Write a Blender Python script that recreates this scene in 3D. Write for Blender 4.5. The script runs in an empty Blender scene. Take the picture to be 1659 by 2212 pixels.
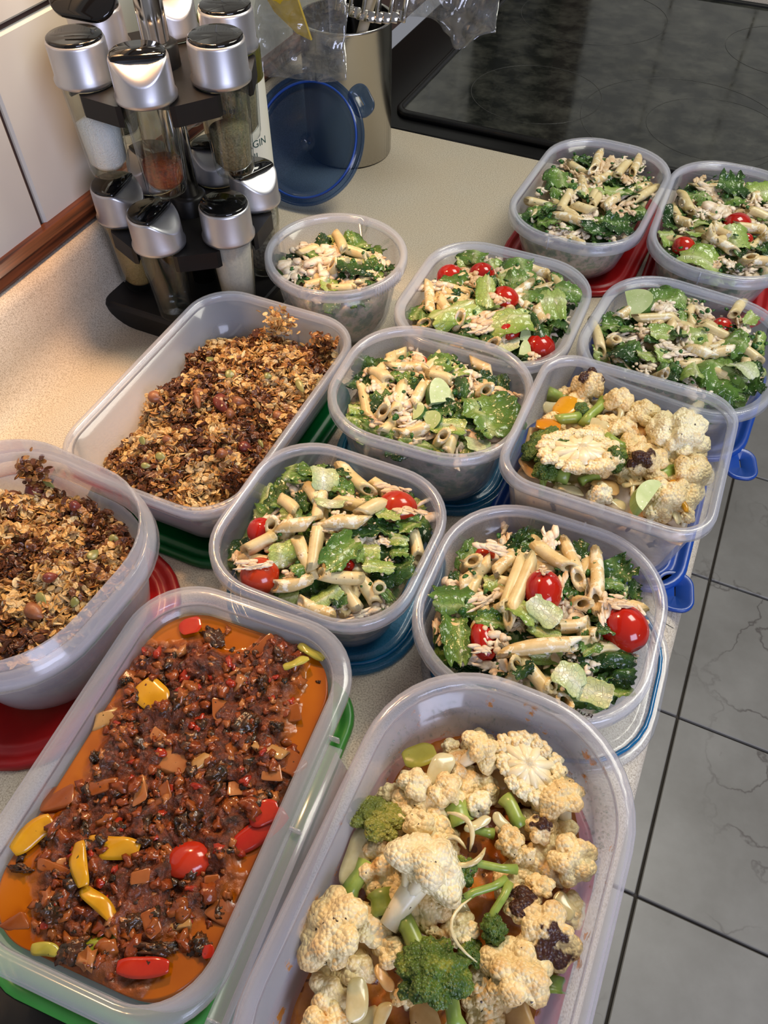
import bpy, bmesh, math, random
import numpy as np
from mathutils import Vector, Matrix
rnd = random.Random(7)
SC = bpy.context.scene; COL = SC.collection; PI = math.pi
# ------------------------------------------------ camera
cd = bpy.data.cameras.new('camera'); cam = bpy.data.objects.new('camera', cd); COL.objects.link(cam); SC.camera = cam
RW = ((0.910362, 0.413800, 0.003202), (0.326116, -0.712651, -0.621109), (-0.254733, 0.566479, -0.783718))
rt = Vector(RW[0]); up = -Vector(RW[1]); bk = -Vector(RW[2])
cam.matrix_world = Matrix(((rt.x, up.x, bk.x, 0), (rt.y, up.y, bk.y, 0), (rt.z, up.z, bk.z, .47), (0, 0, 0, 1)))
cd.sensor_fit = 'HORIZONTAL'; cd.sensor_width = 36; cd.lens = 1690 / 1659 * 36; cd.clip_start = .01
# ------------------------------------------------ world, lights, exposure
w = bpy.data.worlds.new('world'); SC.world = w; w.use_nodes = True
w.node_tree.nodes['Background'].inputs[0].default_value = (.84, .86, .95, 1); w.node_tree.nodes['Background'].inputs[1].default_value = .24
def area(name, loc, tgt, sx, sy, power, col):
    l = bpy.data.lights.new(name, 'AREA'); l.shape = 'RECTANGLE'; l.size = sx; l.size_y = sy; l.energy = power; l.color = col
    o = bpy.data.objects.new(name, l); COL.objects.link(o); o.location = loc
    o.rotation_euler = (Vector(tgt) - Vector(loc)).to_track_quat('-Z', 'Y').to_euler(); return o
area('window_daylight', (1.5, -.9, 1.0), (-.1, .35, 0), 1.1, .9, 34, (.68, .73, 1))
area('ceiling_lamp', (.35, 1.15, 1.35), (-.1, .5, 0), .6, .6, 17, (1, .97, .84))
sp = bpy.data.lights.new('under_cabinet_lamp', 'SPOT'); sp.energy = 13; sp.color = (1, .56, .26); sp.spot_size = 1.5; sp.spot_blend = .35; sp.shadow_soft_size = .03
so = bpy.data.objects.new('under_cabinet_lamp', sp); COL.objects.link(so); so.location = (-.43, .53, .60)
so.rotation_euler = (Vector((-.39, .20, 0)) - so.location).to_track_quat('-Z', 'Y').to_euler()
vs = SC.view_settings; vs.view_transform = 'Standard'; vs.look = 'None'; vs.gamma = 1; vs.use_curve_mapping = False; vs.exposure = .12
SC.cycles.transparent_max_bounces = 28; SC.cycles.max_bounces = 8; SC.cycles.use_denoising = True; SC.cycles.caustics_reflective = False; SC.cycles.caustics_refractive = False
# ------------------------------------------------ noise
def _h(ix, iy, iz, s):
    n = (ix * 374761393 + iy * 668265263 + iz * 2147483647 + s * 974634777) & 0xffffffff
    n = ((n ^ (n >> 13)) * 1274126177) & 0xffffffff
    return ((n ^ (n >> 16)) & 0xffff) / 65535.0
def vnoise(P, f=1., s=0):
    P = np.asarray(P, float) * f; i = np.floor(P).astype(np.int64); t = P - i; t = t * t * (3 - 2 * t); r = 0
    for a in (0, 1):
        for b in (0, 1):
            for c in (0, 1):
                wgt = (t[:, 0] if a else 1 - t[:, 0]) * (t[:, 1] if b else 1 - t[:, 1]) * (t[:, 2] if c else 1 - t[:, 2])
                r = r + wgt * _h(i[:, 0] + a, i[:, 1] + b, i[:, 2] + c, s)
    return r
def fbm(P, f, o=4, s=0):
    r = 0; a = .5
    for k in range(o): r = r + a * vnoise(P, f, s + k); f *= 2.03; a *= .5
    return r
def worley(P, f, s=0):
    P = np.asarray(P, float) * f; i = np.floor(P).astype(np.int64); best = np.full(len(P), 9.)
    for a in (-1, 0, 1):
        for b in (-1, 0, 1):
            for c in (-1, 0, 1):
                x, y, z = i[:, 0] + a, i[:, 1] + b, i[:, 2] + c
                d = (P[:, 0] - x - _h(x, y, z, s)) ** 2 + (P[:, 1] - y - _h(x, y, z, s + 11)) ** 2 + (P[:, 2] - z - _h(x, y, z, s + 23)) ** 2
                best = np.minimum(best, d)
    return np.sqrt(best)
# ------------------------------------------------ materials
def mat(name):
    m = bpy.data.materials.new(name); m.use_nodes = True; nt = m.node_tree; nt.nodes.clear()
    return m, nt, nt.nodes.new('ShaderNodeOutputMaterial')
def N(nt, t, **kw):
    n = nt.nodes.new('ShaderNode' + t)
    for k, v in kw.items():
        if k.startswith('i_'): n.inputs[k[2:].replace('_', ' ')].default_value = v
        elif k.startswith('n'): n.inputs[int(k[1:])].default_value = v
        else: setattr(n, k, v)
    return n
def ramp(nt, fac, stops, interp='LINEAR'):
    r = nt.nodes.new('ShaderNodeValToRGB'); r.color_ramp.interpolation = interp; e = r.color_ramp.elements
    while len(e) < len(stops): e.new(.5)
    for q, (p, c) in zip(e, stops): q.position = p; q.color = (*c, 1) if len(c) == 3 else c
    nt.links.new(fac, r.inputs[0]); return r.outputs[0]
def prin(nt, col, rough=.5, **kw):
    p = nt.nodes.new('ShaderNodeBsdfPrincipled')
    if hasattr(col, 'is_output'): nt.links.new(col, p.inputs['Base Color'])
    else: p.inputs['Base Color'].default_value = (*col, 1)
    p.inputs['Roughness'].default_value = rough
    for k, v in kw.items(): p.inputs[k.replace('_', ' ')].default_value = v
    return p
def bump(nt, p, h, st=.3, d=.001):
    b = nt.nodes.new('ShaderNodeBump'); b.inputs['Strength'].default_value = st; b.inputs['Distance'].default_value = d
    nt.links.new(h, b.inputs['Height']); nt.links.new(b.outputs[0], p.inputs['Normal'])
def coords(nt, kind='Object'): return nt.nodes.new('ShaderNodeTexCoord').outputs[kind]
def noise(nt, co, sc, det=3, rough=.5):
    n = nt.nodes.new('ShaderNodeTexNoise'); n.inputs['Scale'].default_value = sc; n.inputs['Detail'].default_value = det; n.inputs['Roughness'].default_value = rough
    nt.links.new(co, n.inputs['Vector']); return n.outputs['Fac']
def wcoord(nt): return nt.nodes.new('ShaderNodeNewGeometry').outputs['Position']
def mixc(nt, f, a, b, bt='MIX'):
    m = nt.nodes.new('ShaderNodeMix'); m.data_type = 'RGBA'; m.blend_type = bt
    for i, v in ((0, f), (6, a), (7, b)):
        if hasattr(v, 'is_output'): nt.links.new(v, m.inputs[i])
        elif i == 0: m.inputs[0].default_value = v
        else: m.inputs[i].default_value = (*v, 1)
    return m.outputs[2]
def simple(name, col, rough=.5, var=None, sc=60, bmp=0, bsc=200, world=False, **kw):
    m, nt, out = mat(name); co = wcoord(nt) if world else coords(nt)
    c = ramp(nt, noise(nt, co, sc), [(.3, col), (.7, var)]) if var else col
    p = prin(nt, c, rough, **kw)
    if bmp: bump(nt, p, noise(nt, co, bsc, 3), bmp)
    nt.links.new(p.outputs[0], out.inputs[0]); return m
def mshade(nt, out, fac, a, b):
    m = nt.nodes.new('ShaderNodeMixShader')
    if hasattr(fac, 'is_output'): nt.links.new(fac, m.inputs[0])
    else: m.inputs[0].default_value = fac
    nt.links.new(a, m.inputs[1]); nt.links.new(b, m.inputs[2]); nt.links.new(m.outputs[0], out)
    return m
def schlick(nt, lo=.04, hi=.85):
    """mirror share of a thin wall: small head-on, rising at a slant, the same from both sides"""
    lw = nt.nodes.new('ShaderNodeLayerWeight'); lw.inputs['Blend'].default_value = .5
    pw = nt.nodes.new('ShaderNodeMath'); pw.operation = 'POWER'; pw.inputs[1].default_value = 5; nt.links.new(lw.outputs['Facing'], pw.inputs[0])
    mr = nt.nodes.new('ShaderNodeMapRange'); mr.inputs['To Min'].default_value = lo; mr.inputs['To Max'].default_value = hi; nt.links.new(pw.outputs[0], mr.inputs['Value']); return mr.outputs[0]
def plastic(name, haze, edge, tint=(.84, .86, .93), clear=(.97, .98, 1), rough=.22, stain=None, frost=0):
    """Milky translucent plastic: part of the light goes straight through, part is scattered, more of it at a slant."""
    m, nt, out = mat(name)
    lw = nt.nodes.new('ShaderNodeLayerWeight'); lw.inputs['Blend'].default_value = .35
    mr = nt.nodes.new('ShaderNodeMapRange'); mr.inputs['To Min'].default_value = haze; mr.inputs['To Max'].default_value = edge
    nt.links.new(lw.outputs['Facing'], mr.inputs['Value']); fac = mr.outputs[0]
    tr = nt.nodes.new('ShaderNodeBsdfTransparent'); tr.inputs[0].default_value = (*clear, 1)
    co = wcoord(nt); col = tint
    if stain:
        sf = ramp(nt, noise(nt, co, 75, 5, .6), [(.62, (0, 0, 0)), (.66, (1, 1, 1))])
        col = mixc(nt, sf, tint, stain)
        a = nt.nodes.new('ShaderNodeMath'); a.operation = 'MULTIPLY'; a.inputs[1].default_value = .45; nt.links.new(sf, a.inputs[0])
        b = nt.nodes.new('ShaderNodeMath'); b.operation = 'ADD'; b.use_clamp = True; nt.links.new(a.outputs[0], b.inputs[0]); nt.links.new(fac, b.inputs[1]); fac = b.outputs[0]
    p = prin(nt, col, rough, Specular_IOR_Level=.8)
    tl = nt.nodes.new('ShaderNodeBsdfTranslucent')
    if hasattr(col, 'is_output'): nt.links.new(col, tl.inputs[0])
    else: tl.inputs[0].default_value = (*col, 1)
    m2 = nt.nodes.new('ShaderNodeMixShader'); m2.inputs[0].default_value = .4; nt.links.new(p.outputs[0], m2.inputs[1]); nt.links.new(tl.outputs[0], m2.inputs[2])
    m3 = mshade(nt, out.inputs[0], fac, tr.outputs[0], m2.outputs[0])
    gl = nt.nodes.new('ShaderNodeBsdfGlossy'); gl.inputs['Roughness'].default_value = .12
    m4 = nt.nodes.new('ShaderNodeMixShader'); nt.links.new(schlick(nt, .03, .6), m4.inputs[0]); nt.links.new(m3.outputs[0], m4.inputs[1]); nt.links.new(gl.outputs[0], m4.inputs[2]); nt.links.new(m4.outputs[0], out.inputs[0])
    return m
M = {}
M['plastic'] = plastic('frosted_plastic', .06, .26)
M['plastic_rim'] = plastic('frosted_rim_plastic', .20, .55)
M['plastic_haze'] = plastic('cloudy_plastic', .2, .5, rough=.35)
M['plastic_stain'] = plastic('sauce_flecked_plastic', .22, .55, stain=(.62, .26, .05), rough=.35)
M['lid_blue_clear'] = plastic('clear_blue_plastic', .07, .4, tint=(.03, .10, .26), clear=(.42, .55, .76))
M['lid_aqua'] = plastic('aqua_plastic', .34, .6, tint=(.03, .30, .55), clear=(.62, .82, .95))
M['lid_aqua_ring'] = plastic('aqua_ring_plastic', .75, .9, tint=(.0, .22, .48), clear=(.3, .6, .85))
M['lid_clear'] = plastic('clear_lid_plastic', .10, .3)
M['red'] = simple('red_plastic', (.42, .010, .012), .32, (.36, .009, .010))
M['green'] = simple('green_plastic', (.0, .095, .020), .35, (.0, .08, .018))
M['green2'] = simple('light_green_plastic', (.06, .30, .05), .35, (.05, .26, .04))
M['blue'] = simple('blue_plastic', (.008, .055, .30), .3, (.008, .05, .26))
# counter laminate
m, nt, out = mat('speckled_laminate'); co = wcoord(nt)
c1 = ramp(nt, noise(nt, co, 900, 2, .7), [(.36, (.36, .30, .23)), (.5, (.60, .53, .42)), (.66, (.70, .63, .52))])
c2 = mixc(nt, ramp(nt, noise(nt, co, 9, 3), [(.4, (0, 0, 0)), (.75, (.28, .28, .28))]), c1, (.62, .46, .27))
p = prin(nt, c2, .42); bump(nt, p, noise(nt, co, 900, 2), .05); nt.links.new(p.outputs[0], out.inputs[0]); M['laminate'] = m
# floor tile
m, nt, out = mat('grey_marbled_tile'); co = wcoord(nt)
n1 = noise(nt, co, 5, 6, .62)
c1 = ramp(nt, n1, [(.3, (.20, .188, .162)), (.55, (.265, .252, .222)), (.75, (.32, .305, .27))])
vn = nt.nodes.new('ShaderNodeTexVoronoi'); vn.feature = 'DISTANCE_TO_EDGE'; vn.inputs['Scale'].default_value = 4.5
wp = nt.nodes.new('ShaderNodeTexNoise'); wp.inputs['Scale'].default_value = 7; wp.inputs['Detail'].default_value = 5; nt.links.new(co, wp.inputs['Vector'])
va = nt.nodes.new('ShaderNodeVectorMath'); va.operation = 'MULTIPLY_ADD'; va.inputs[1].default_value = (.35, .35, .35); nt.links.new(wp.outputs['Color'], va.inputs[0]); nt.links.new(co, va.inputs[2]); nt.links.new(va.outputs[0], vn.inputs['Vector'])
vf = mixc(nt, ramp(nt, noise(nt, co, 3.1, 2), [(.48, (0, 0, 0)), (.6, (1, 1, 1))]), (0, 0, 0), ramp(nt, vn.outputs['Distance'], [(.0, (.9, .9, .9)), (.022, (0, 0, 0))]))
c2 = mixc(nt, vf, c1, (.10, .085, .075))
p = prin(nt, c2, .38); nt.links.new(p.outputs[0], out.inputs[0]); M['tile'] = m
M['grout'] = simple('dark_grout', (.05, .042, .036), .9, (.07, .06, .05))
M['wall_tile'] = simple('glazed_white_tile', (.52, .52, .47), .18, (.56, .56, .51), sc=4)
M['wall_grout'] = simple('brown_grout', (.05, .025, .018), .85)
m, nt, out = mat('brown_wood'); co = wcoord(nt); mp = nt.nodes.new('ShaderNodeMapping'); mp.inputs['Scale'].default_value = (260, 6, 260); nt.links.new(co, mp.inputs[0])
p = prin(nt, ramp(nt, noise(nt, mp.outputs[0], 1, 3), [(.38, (.030, .010, .005)), (.62, (.13, .040, .015))]), .35); nt.links.new(p.outputs[0], out.inputs[0]); M['wood'] = m
M['pale_wood'] = simple('pale_wood', (.42, .34, .22), .5, (.5, .42, .28), sc=30)
# glass of the hob with smears
m, nt, out = mat('black_ceramic_glass'); co = wcoord(nt)
sm = ramp(nt, noise(nt, co, 22, 7, .72), [(.42, (.008, .009, .0075)), (.72, (.050, .050, .040))])
rg = ramp(nt, noise(nt, co, 14, 5, .7), [(.4, (.07, .07, .07)), (.75, (.22, .22, .22))])
p = prin(nt, sm, .1, Specular_IOR_Level=.55); nt.links.new(rg, p.inputs['Roughness']); nt.links.new(p.outputs[0], out.inputs[0]); M['hob'] = m
M['hob_frame'] = simple('black_enamel', (.004, .004, .004), .34, Specular_IOR_Level=.25)
M['hob_line'] = simple('printed_grey_ring', (.030, .030, .026), .4)
M['black'] = simple('black_plastic', (.006, .0055, .005), .42, (.008, .007, .007), sc=30, Specular_IOR_Level=.3)
M['gloss_black'] = simple('glossy_black_plastic', (.004, .004, .004), .07)
M['silver'] = simple('satin_silver', (.50, .50, .52), .38, (.56, .56, .58), sc=40, Metallic=.92)
M['chrome'] = simple('chrome', (.55, .52, .48), .12, Metallic=1.)
m, nt, out = mat('brushed_steel'); co = coords(nt); mp = nt.nodes.new('ShaderNodeMapping'); mp.inputs['Scale'].default_value = (40, 40, 1500); nt.links.new(co, mp.inputs[0])
p = prin(nt, (.50, .48, .44), .20, Metallic=1., Anisotropic=.6); bump(nt, p, noise(nt, mp.outputs[0], 1, 2), .12, .0004); nt.links.new(p.outputs[0], out.inputs[0]); M['steel'] = m
def thin(name, tint=(.96, .98, .97), ior=1.5, rough=.03, haze=0, hcol=(.8, .8, .8), crinkle=0):
    m, nt, out = mat(name)
    tr = nt.nodes.new('ShaderNodeBsdfTransparent'); tr.inputs[0].default_value = (*tint, 1)
    gl = nt.nodes.new('ShaderNodeBsdfGlossy'); gl.inputs['Roughness'].default_value = rough
    if crinkle:
        b = nt.nodes.new('ShaderNodeBump'); b.inputs['Strength'].default_value = .8; b.inputs['Distance'].default_value = .002
        nt.links.new(noise(nt, coords(nt), crinkle, 4), b.inputs['Height']); nt.links.new(b.outputs[0], gl.inputs['Normal'])
    src = tr.outputs[0]
    if haze:
        df = nt.nodes.new('ShaderNodeBsdfDiffuse'); df.inputs[0].default_value = (*hcol, 1)
        mx = nt.nodes.new('ShaderNodeMixShader'); mx.inputs[0].default_value = haze; nt.links.new(src, mx.inputs[1]); nt.links.new(df.outputs[0], mx.inputs[2]); src = mx.outputs[0]
    mshade(nt, out.inputs[0], schlick(nt, .045 if not crinkle else .08, .9), src, gl.outputs[0]); return m
M['glass'] = thin('clear_glass', (.93, .95, .94), 1.55, .02)
M['film'] = thin('clear_film', (.86, .86, .84), 1.55, .10, .10, (.55, .56, .56), 55)
M['oil_glass'] = thin('green_oil_glass', (.45, .46, .10), 1.5, .03, .25, (.20, .18, .02))
M['label'] = simple('cream_paper_label', (.62, .60, .48), .6)
M['ink'] = simple('dark_green_ink', (.01, .05, .04), .6)
M['pen_ink'] = simple('black_pen_ink', (.01, .01, .01), .6)
M['yellow_pl'] = simple('yellow_plastic', (.65, .45, .02), .4, (.58, .38, .01), sc=20)
# spices
M['salt'] = simple('white_salt', (.80, .78, .76), .5, (.9, .88, .86), sc=900, bmp=1, bsc=900)
M['chilli'] = simple('chilli_flakes', (.26, .04, .008), .7, (.10, .02, .006), sc=420, bmp=1, bsc=420)
M['herb_s'] = simple('dried_herbs', (.19, .16, .085), .8, (.085, .075, .035), sc=620, bmp=1, bsc=600)
M['curry'] = simple('brown_spice', (.34, .22, .08), .8, (.22, .13, .04), sc=900, bmp=.6, bsc=900)
M['garlic_s'] = simple('pale_powder', (.50, .42, .34), .9, (.42, .36, .30), sc=500, bmp=.4, bsc=900)
M['seeds_s'] = simple('grey_seeds', (.36, .31, .23), .6, (.14, .11, .08), sc=300, bmp=1, bsc=300)
# food
def food(name, a, b, sc=90, rough=.42, sub=.12, specks=None, spf=.64, spsc=260, bmp=.3, bsc=300, stops=(.35, .65), coat=None, cf=.6, csc=70, srad=(.006, .004, .002)):
    m, nt, out = mat(name); co = wcoord(nt)
    c = ramp(nt, noise(nt, co, sc, 4, .6), [(stops[0], a), (stops[1], b)])
    if coat: c = mixc(nt, ramp(nt, noise(nt, co, csc, 5, .65), [(cf, (0, 0, 0)), (cf + .05, (1, 1, 1))]), c, coat)
    if specks: c = mixc(nt, ramp(nt, noise(nt, co, spsc, 2), [(spf, (0, 0, 0)), (spf + .03, (1, 1, 1))]), c, specks)
    p = prin(nt, c, rough, Subsurface_Weight=sub, Subsurface_Scale=.4)
    p.inputs['Subsurface Radius'].default_value = srad
    if bmp: bump(nt, p, noise(nt, co, bsc, 4), bmp)
    nt.links.new(p.outputs[0], out.inputs[0]); return m
CREAM = (.80, .73, .55)
M['penne'] = food('cooked_pasta', (.60, .46, .20), (.74, .62, .34), 60, .34, .15, (.25, .14, .06), .70, 420, .15, 500, coat=CREAM, cf=.60, csc=120)
M['penne2'] = food('dressed_pasta', (.58, .41, .17), (.72, .58, .31), 60, .38, .15, (.12, .16, .05), .69, 380, .2, 500, coat=CREAM, cf=.52, csc=140)
M['tomato'] = food('ripe_tomato_skin', (.34, .008, .005), (.44, .018, .006), 30, .12, .1, None, bmp=.0, coat=(.80, .70, .62), cf=.66, csc=240)
M['tomato_in'] = food('orange_red_tomato', (.44, .04, .008), (.36, .012, .006), 30, .16, .1, None, bmp=.0, coat=(.80, .70, .62), cf=.70, csc=200)
M['chicken'] = food('shredded_chicken', (.64, .48, .31), (.82, .72, .56), 160, .45, .2, (.30, .10, .05), .71, 500, .4, 400)
M['chicken2'] = food('browned_chicken', (.56, .36, .18), (.76, .60, .40), 140, .45, .2, (.30, .08, .04), .71, 500, .4, 400)
M['cuke'] = food('cucumber_flesh', (.38, .48, .18), (.54, .62, .32), 50, .3, .25, (.8, .76, .6), .66, 500, .15, 200)
M['cuke_skin'] = food('cucumber_skin', (.03, .10, .02), (.08, .18, .035), 80, .25, .05, bmp=.1)
def leafmat(name, rib, mid, edge, dark):
    m, nt, out = mat(name); uv = coords(nt, 'UV'); sx = nt.nodes.new('ShaderNodeSeparateXYZ'); nt.links.new(uv, sx.inputs[0])
    ab = nt.nodes.new('ShaderNodeMath'); ab.operation = 'ABSOLUTE'; sb = nt.nodes.new('ShaderNodeMath'); sb.operation = 'SUBTRACT'; sb.inputs[1].default_value = .5
    nt.links.new(sx.outputs[1], sb.inputs[0]); nt.links.new(sb.outputs[0], ab.inputs[0])
    co = wcoord(nt); nn = noise(nt, co, 90, 4)
    ad = nt.nodes.new('ShaderNodeMath'); ad.operation = 'MULTIPLY_ADD'; ad.inputs[1].default_value = .22; nt.links.new(nn, ad.inputs[0]); nt.links.new(ab.outputs[0], ad.inputs[2])
    c = ramp(nt, ad.outputs[0], [(.10, rib), (.20, mid), (.42, edge), (.60, dark)])
    wv = nt.nodes.new('ShaderNodeTexVoronoi'); wv.feature = 'DISTANCE_TO_EDGE'; wv.inputs['Scale'].default_value = 7; nt.links.new(uv, wv.inputs['Vector'])
    vein = ramp(nt, wv.outputs['Distance'], [(0, (1, 1, 1)), (.05, (0, 0, 0))])
    vm = nt.nodes.new('ShaderNodeMath'); vm.operation = 'MULTIPLY'; vm.inputs[1].default_value = .35; nt.links.new(vein, vm.inputs[0])
    c = mixc(nt, vm.outputs[0], c, mid)
    c = mixc(nt, ramp(nt, noise(nt, co, 240, 3), [(.66, (0, 0, 0)), (.69, (1, 1, 1))]), c, (.74, .74, .55))
    p = prin(nt, c, .24, Specular_IOR_Level=.6)
    sub = nt.nodes.new('ShaderNodeMath'); sub.operation = 'SUBTRACT'; nt.links.new(noise(nt, co, 130, 3), sub.inputs[0]); nt.links.new(vm.outputs[0], sub.inputs[1]); bump(nt, p, sub.outputs[0], .6, .002)
    tl = nt.nodes.new('ShaderNodeBsdfTranslucent'); nt.links.new(c, tl.inputs[0])
    mshade(nt, out.inputs[0], .22, p.outputs[0], tl.outputs[0]); return m
LEAF = [leafmat('white_lettuce_rib', (.76, .78, .60), (.68, .72, .46), (.56, .64, .32), (.40, .52, .17)),
        leafmat('pale_lettuce', (.66, .70, .40), (.46, .55, .18), (.34, .46, .10), (.22, .35, .055)),
        leafmat('green_lettuce', (.44, .52, .22), (.19, .31, .06), (.11, .22, .035), (.065, .15, .022)),
        leafmat('dark_green_lettuce', (.15, .25, .06), (.055, .13, .022), (.030, .085, .014), (.016, .052, .009))]
M['parsley'] = food('chopped_parsley', (.010, .055, .008), (.035, .14, .015), 300, .4, 0, bmp=.2)
def curdmat(name, a, b, toast, tf, bumps, char=None):
    m, nt, out = mat(name); co = coords(nt); wc = wcoord(nt)
    vo = nt.nodes.new('ShaderNodeTexVoronoi'); vo.inputs['Scale'].default_value = bumps; nt.links.new(wc, vo.inputs['Vector'])
    c = ramp(nt, noise(nt, wc, 60, 4, .6), [(.35, a), (.6, b), (tf, toast)])
    pt = nt.nodes.new('ShaderNodeNewGeometry').outputs['Pointiness']
    tf_ = nt.nodes.new('ShaderNodeMath'); tf_.operation = 'MULTIPLY'; nt.links.new(ramp(nt, pt, [(.51, (0, 0, 0)), (.64, (1, 1, 1))]), tf_.inputs[0]); nt.links.new(ramp(nt, noise(nt, wc, 38, 3), [(.40, (0, 0, 0)), (.62, (1, 1, 1))]), tf_.inputs[1])
    c = mixc(nt, tf_.outputs[0], c, toast)
    c = mixc(nt, ramp(nt, noise(nt, wc, 330, 2), [(.72, (0, 0, 0)), (.74, (1, 1, 1))]), c, (.05, .03, .02))
    if char:
        cn = mixc(nt, .35, noise(nt, wc, 90, 4), co); sx = nt.nodes.new('ShaderNodeSeparateXYZ'); nt.links.new(co, sx.inputs[0])
        md = nt.nodes.new('ShaderNodeMath'); md.operation = 'MULTIPLY_ADD'; md.inputs[1].default_value = .75; nt.links.new(sx.outputs[2], md.inputs[0]); nt.links.new(noise(nt, wc, 75, 4), md.inputs[2])
        c = mixc(nt, ramp(nt, md.outputs[0], [(1.00, (0, 0, 0)), (1.04, (1, 1, 1))] if False else [(.93, (0, 0, 0)), (.99, (1, 1, 1))]), c, (.045, .012, .006))
    p = prin(nt, c, .42, Subsurface_Weight=.18, Subsurface_Scale=.4); p.inputs['Subsurface Radius'].default_value = (.006, .004, .002)
    inv = nt.nodes.new('ShaderNodeMath'); inv.operation = 'MULTIPLY'; inv.inputs[1].default_value = -1; nt.links.new(vo.outputs['Distance'], inv.inputs[0])
    bump(nt, p, inv.outputs[0], .8, .0016); nt.links.new(p.outputs[0], out.inputs[0]); return m
M['curd'] = curdmat('roasted_cauliflower', (.74, .56, .26), (.86, .72, .40), (.60, .31, .08), .72, 480)
M['curd_pale'] = curdmat('pale_cauliflower', (.82, .71, .41), (.88, .79, .52), (.64, .38, .11), .78, 480)
M['curd_char'] = curdmat('charred_cauliflower', (.72, .53, .24), (.84, .68, .37), (.48, .22, .06), .70, 480, True)
M['curd_stem'] = food('cauliflower_stem', (.76, .64, .36), (.84, .76, .54), 60, .3, .2, (.06, .03, .02), .73, 330, .15, 200, stops=(.3, .6))
M['broc'] = curdmat('broccoli_buds', (.030, .075, .010), (.085, .15, .018), (.20, .24, .03), .66, 640)
M['broc_olive'] = curdmat('olive_broccoli_buds', (.10, .14, .015), (.20, .22, .03), (.30, .28, .05), .66, 640)
M['broc_stem'] = food('broccoli_stem', (.17, .26, .035), (.32, .40, .09), 60, .3, .15, (.05, .05, .02), .73, 330, .15, 200)
M['onion'] = food('soft_onion', (.48, .40, .20), (.68, .60, .36), 50, .16, .4, (.15, .06, .02), .73, 330, .15, 120)
M['onion_tan'] = food('browned_onion', (.46, .25, .08), (.62, .40, .17), 50, .28, .2, (.10, .04, .02), .72, 330, .2, 120)
M['yellow_pep'] = food('yellow_pepper', (.50, .23, .008), (.60, .31, .012), 50, .2, .15, (.08, .05, .01), .73, 300, .15, 120)
M['orange_pep'] = food('orange_pepper', (.50, .18, .008), (.58, .25, .01), 50, .2, .15, (.08, .05, .01), .73, 300, .15, 120)
M['olive_pep'] = food('olive_pepper', (.30, .26, .03), (.42, .36, .05), 50, .2, .1, (.05, .04, .01), .72, 300, .15, 120)
M['red_pep'] = food('red_pepper', (.38, .016, .006), (.46, .035, .010), 50, .14, .1, (.05, .02, .01), .74, 300, .1, 120)
M['green_pep'] = food('green_pepper', (.16, .22, .015), (.30, .30, .02), 40, .12, .1, bmp=.1)
M['stew_onion'] = food('stewed_onion', (.32, .10, .025), (.42, .18, .06), 40, .14, .25, (.05, .03, .01), .7, 300, .2, 150)
M['stew_onion2'] = food('sauce_soaked_onion', (.22, .055, .010), (.30, .09, .02), 40, .14, .2, (.04, .02, .01), .7, 300, .2, 150)
M['stew_pale'] = food('pale_stewed_turnip', (.38, .20, .06), (.48, .29, .11), 40, .16, .2, (.05, .03, .01), .7, 300, .15, 150)
M['stew_dark'] = food('dark_wilted_greens', (.018, .016, .008), (.09, .030, .010), 200, .16, 0, (.18, .06, .015), .6, 240, .7, 350)
M['stew_bit'] = food('red_brown_stew_bit', (.16, .030, .008), (.26, .06, .012), 200, .12, .1, bmp=.5, bsc=400)
M['stew_red'] = food('dark_red_tomato_bit', (.26, .020, .008), (.34, .035, .010), 200, .1, .1, bmp=.3)
M['oat'] = food('toasted_oat', (.50, .27, .07), (.68, .43, .16), 150, .36, .05, bmp=.3, bsc=700)
M['oat2'] = food('dark_toasted_oat', (.26, .10, .022), (.42, .20, .055), 150, .3, .0, bmp=.3, bsc=700)
M['oat3'] = food('pale_oat', (.60, .40, .17), (.70, .52, .27), 150, .4, .1, bmp=.3, bsc=700)
M['oat4'] = food('burnt_oat', (.07, .022, .008), (.16, .05, .014), 150, .3, 0, bmp=.3, bsc=700)
M['pump'] = food('pumpkin_seed', (.15, .16, .04), (.25, .23, .07), 90, .3, 0, bmp=.1)
M['almond'] = food('roasted_almond', (.20, .065, .022), (.30, .11, .04), 120, .4, 0, bmp=.4)
M['almond_dk'] = food('dark_dried_fruit', (.12, .02, .015), (.22, .05, .03), 120, .28, 0, (.7, .55, .3), .66, 330, .4)
# mottled filling seen through container walls
m, nt, out = mat('packed_salad'); co = wcoord(nt); vo = nt.nodes.new('ShaderNodeTexVoronoi'); vo.inputs['Scale'].default_value = 85; nt.links.new(co, vo.inputs['Vector'])
sx = nt.nodes.new('ShaderNodeSeparateColor'); nt.links.new(vo.outputs['Color'], sx.inputs[0])
c = ramp(nt, noise(nt, co, 70, 4, .6), [(.30, (.03, .06, .015)), (.42, (.10, .17, .04)), (.50, (.46, .35, .19)), (.57, (.60, .46, .30)), (.64, (.22, .30, .09)), (.74, (.62, .52, .38))])
p = prin(nt, c, .45); bump(nt, p, noise(nt, co, 160, 4), .6, .002); nt.links.new(p.outputs[0], out.inputs[0]); M['fill_salad'] = m
M['fill_veg'] = food('packed_roast_vegetables', (.50, .32, .14), (.80, .64, .42), 60, .45, .1, (.08, .04, .02), .66, 90, .6, 160)
M['fill_oat'] = food('packed_granola', (.16, .06, .018), (.48, .27, .09), 240, .45, 0, (.62, .45, .2), .60, 200, .9, 260)
M['fill_sauce'] = food('thick_orange_sauce', (.36, .10, .012), (.50, .19, .03), 60, .25, .1, (.14, .04, .01), .62, 120, .8, 160)
m, nt, out = mat('tomato_stew'); at_ = nt.nodes.new('ShaderNodeAttribute'); at_.attribute_name = 'solid'; co = wcoord(nt)
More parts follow.
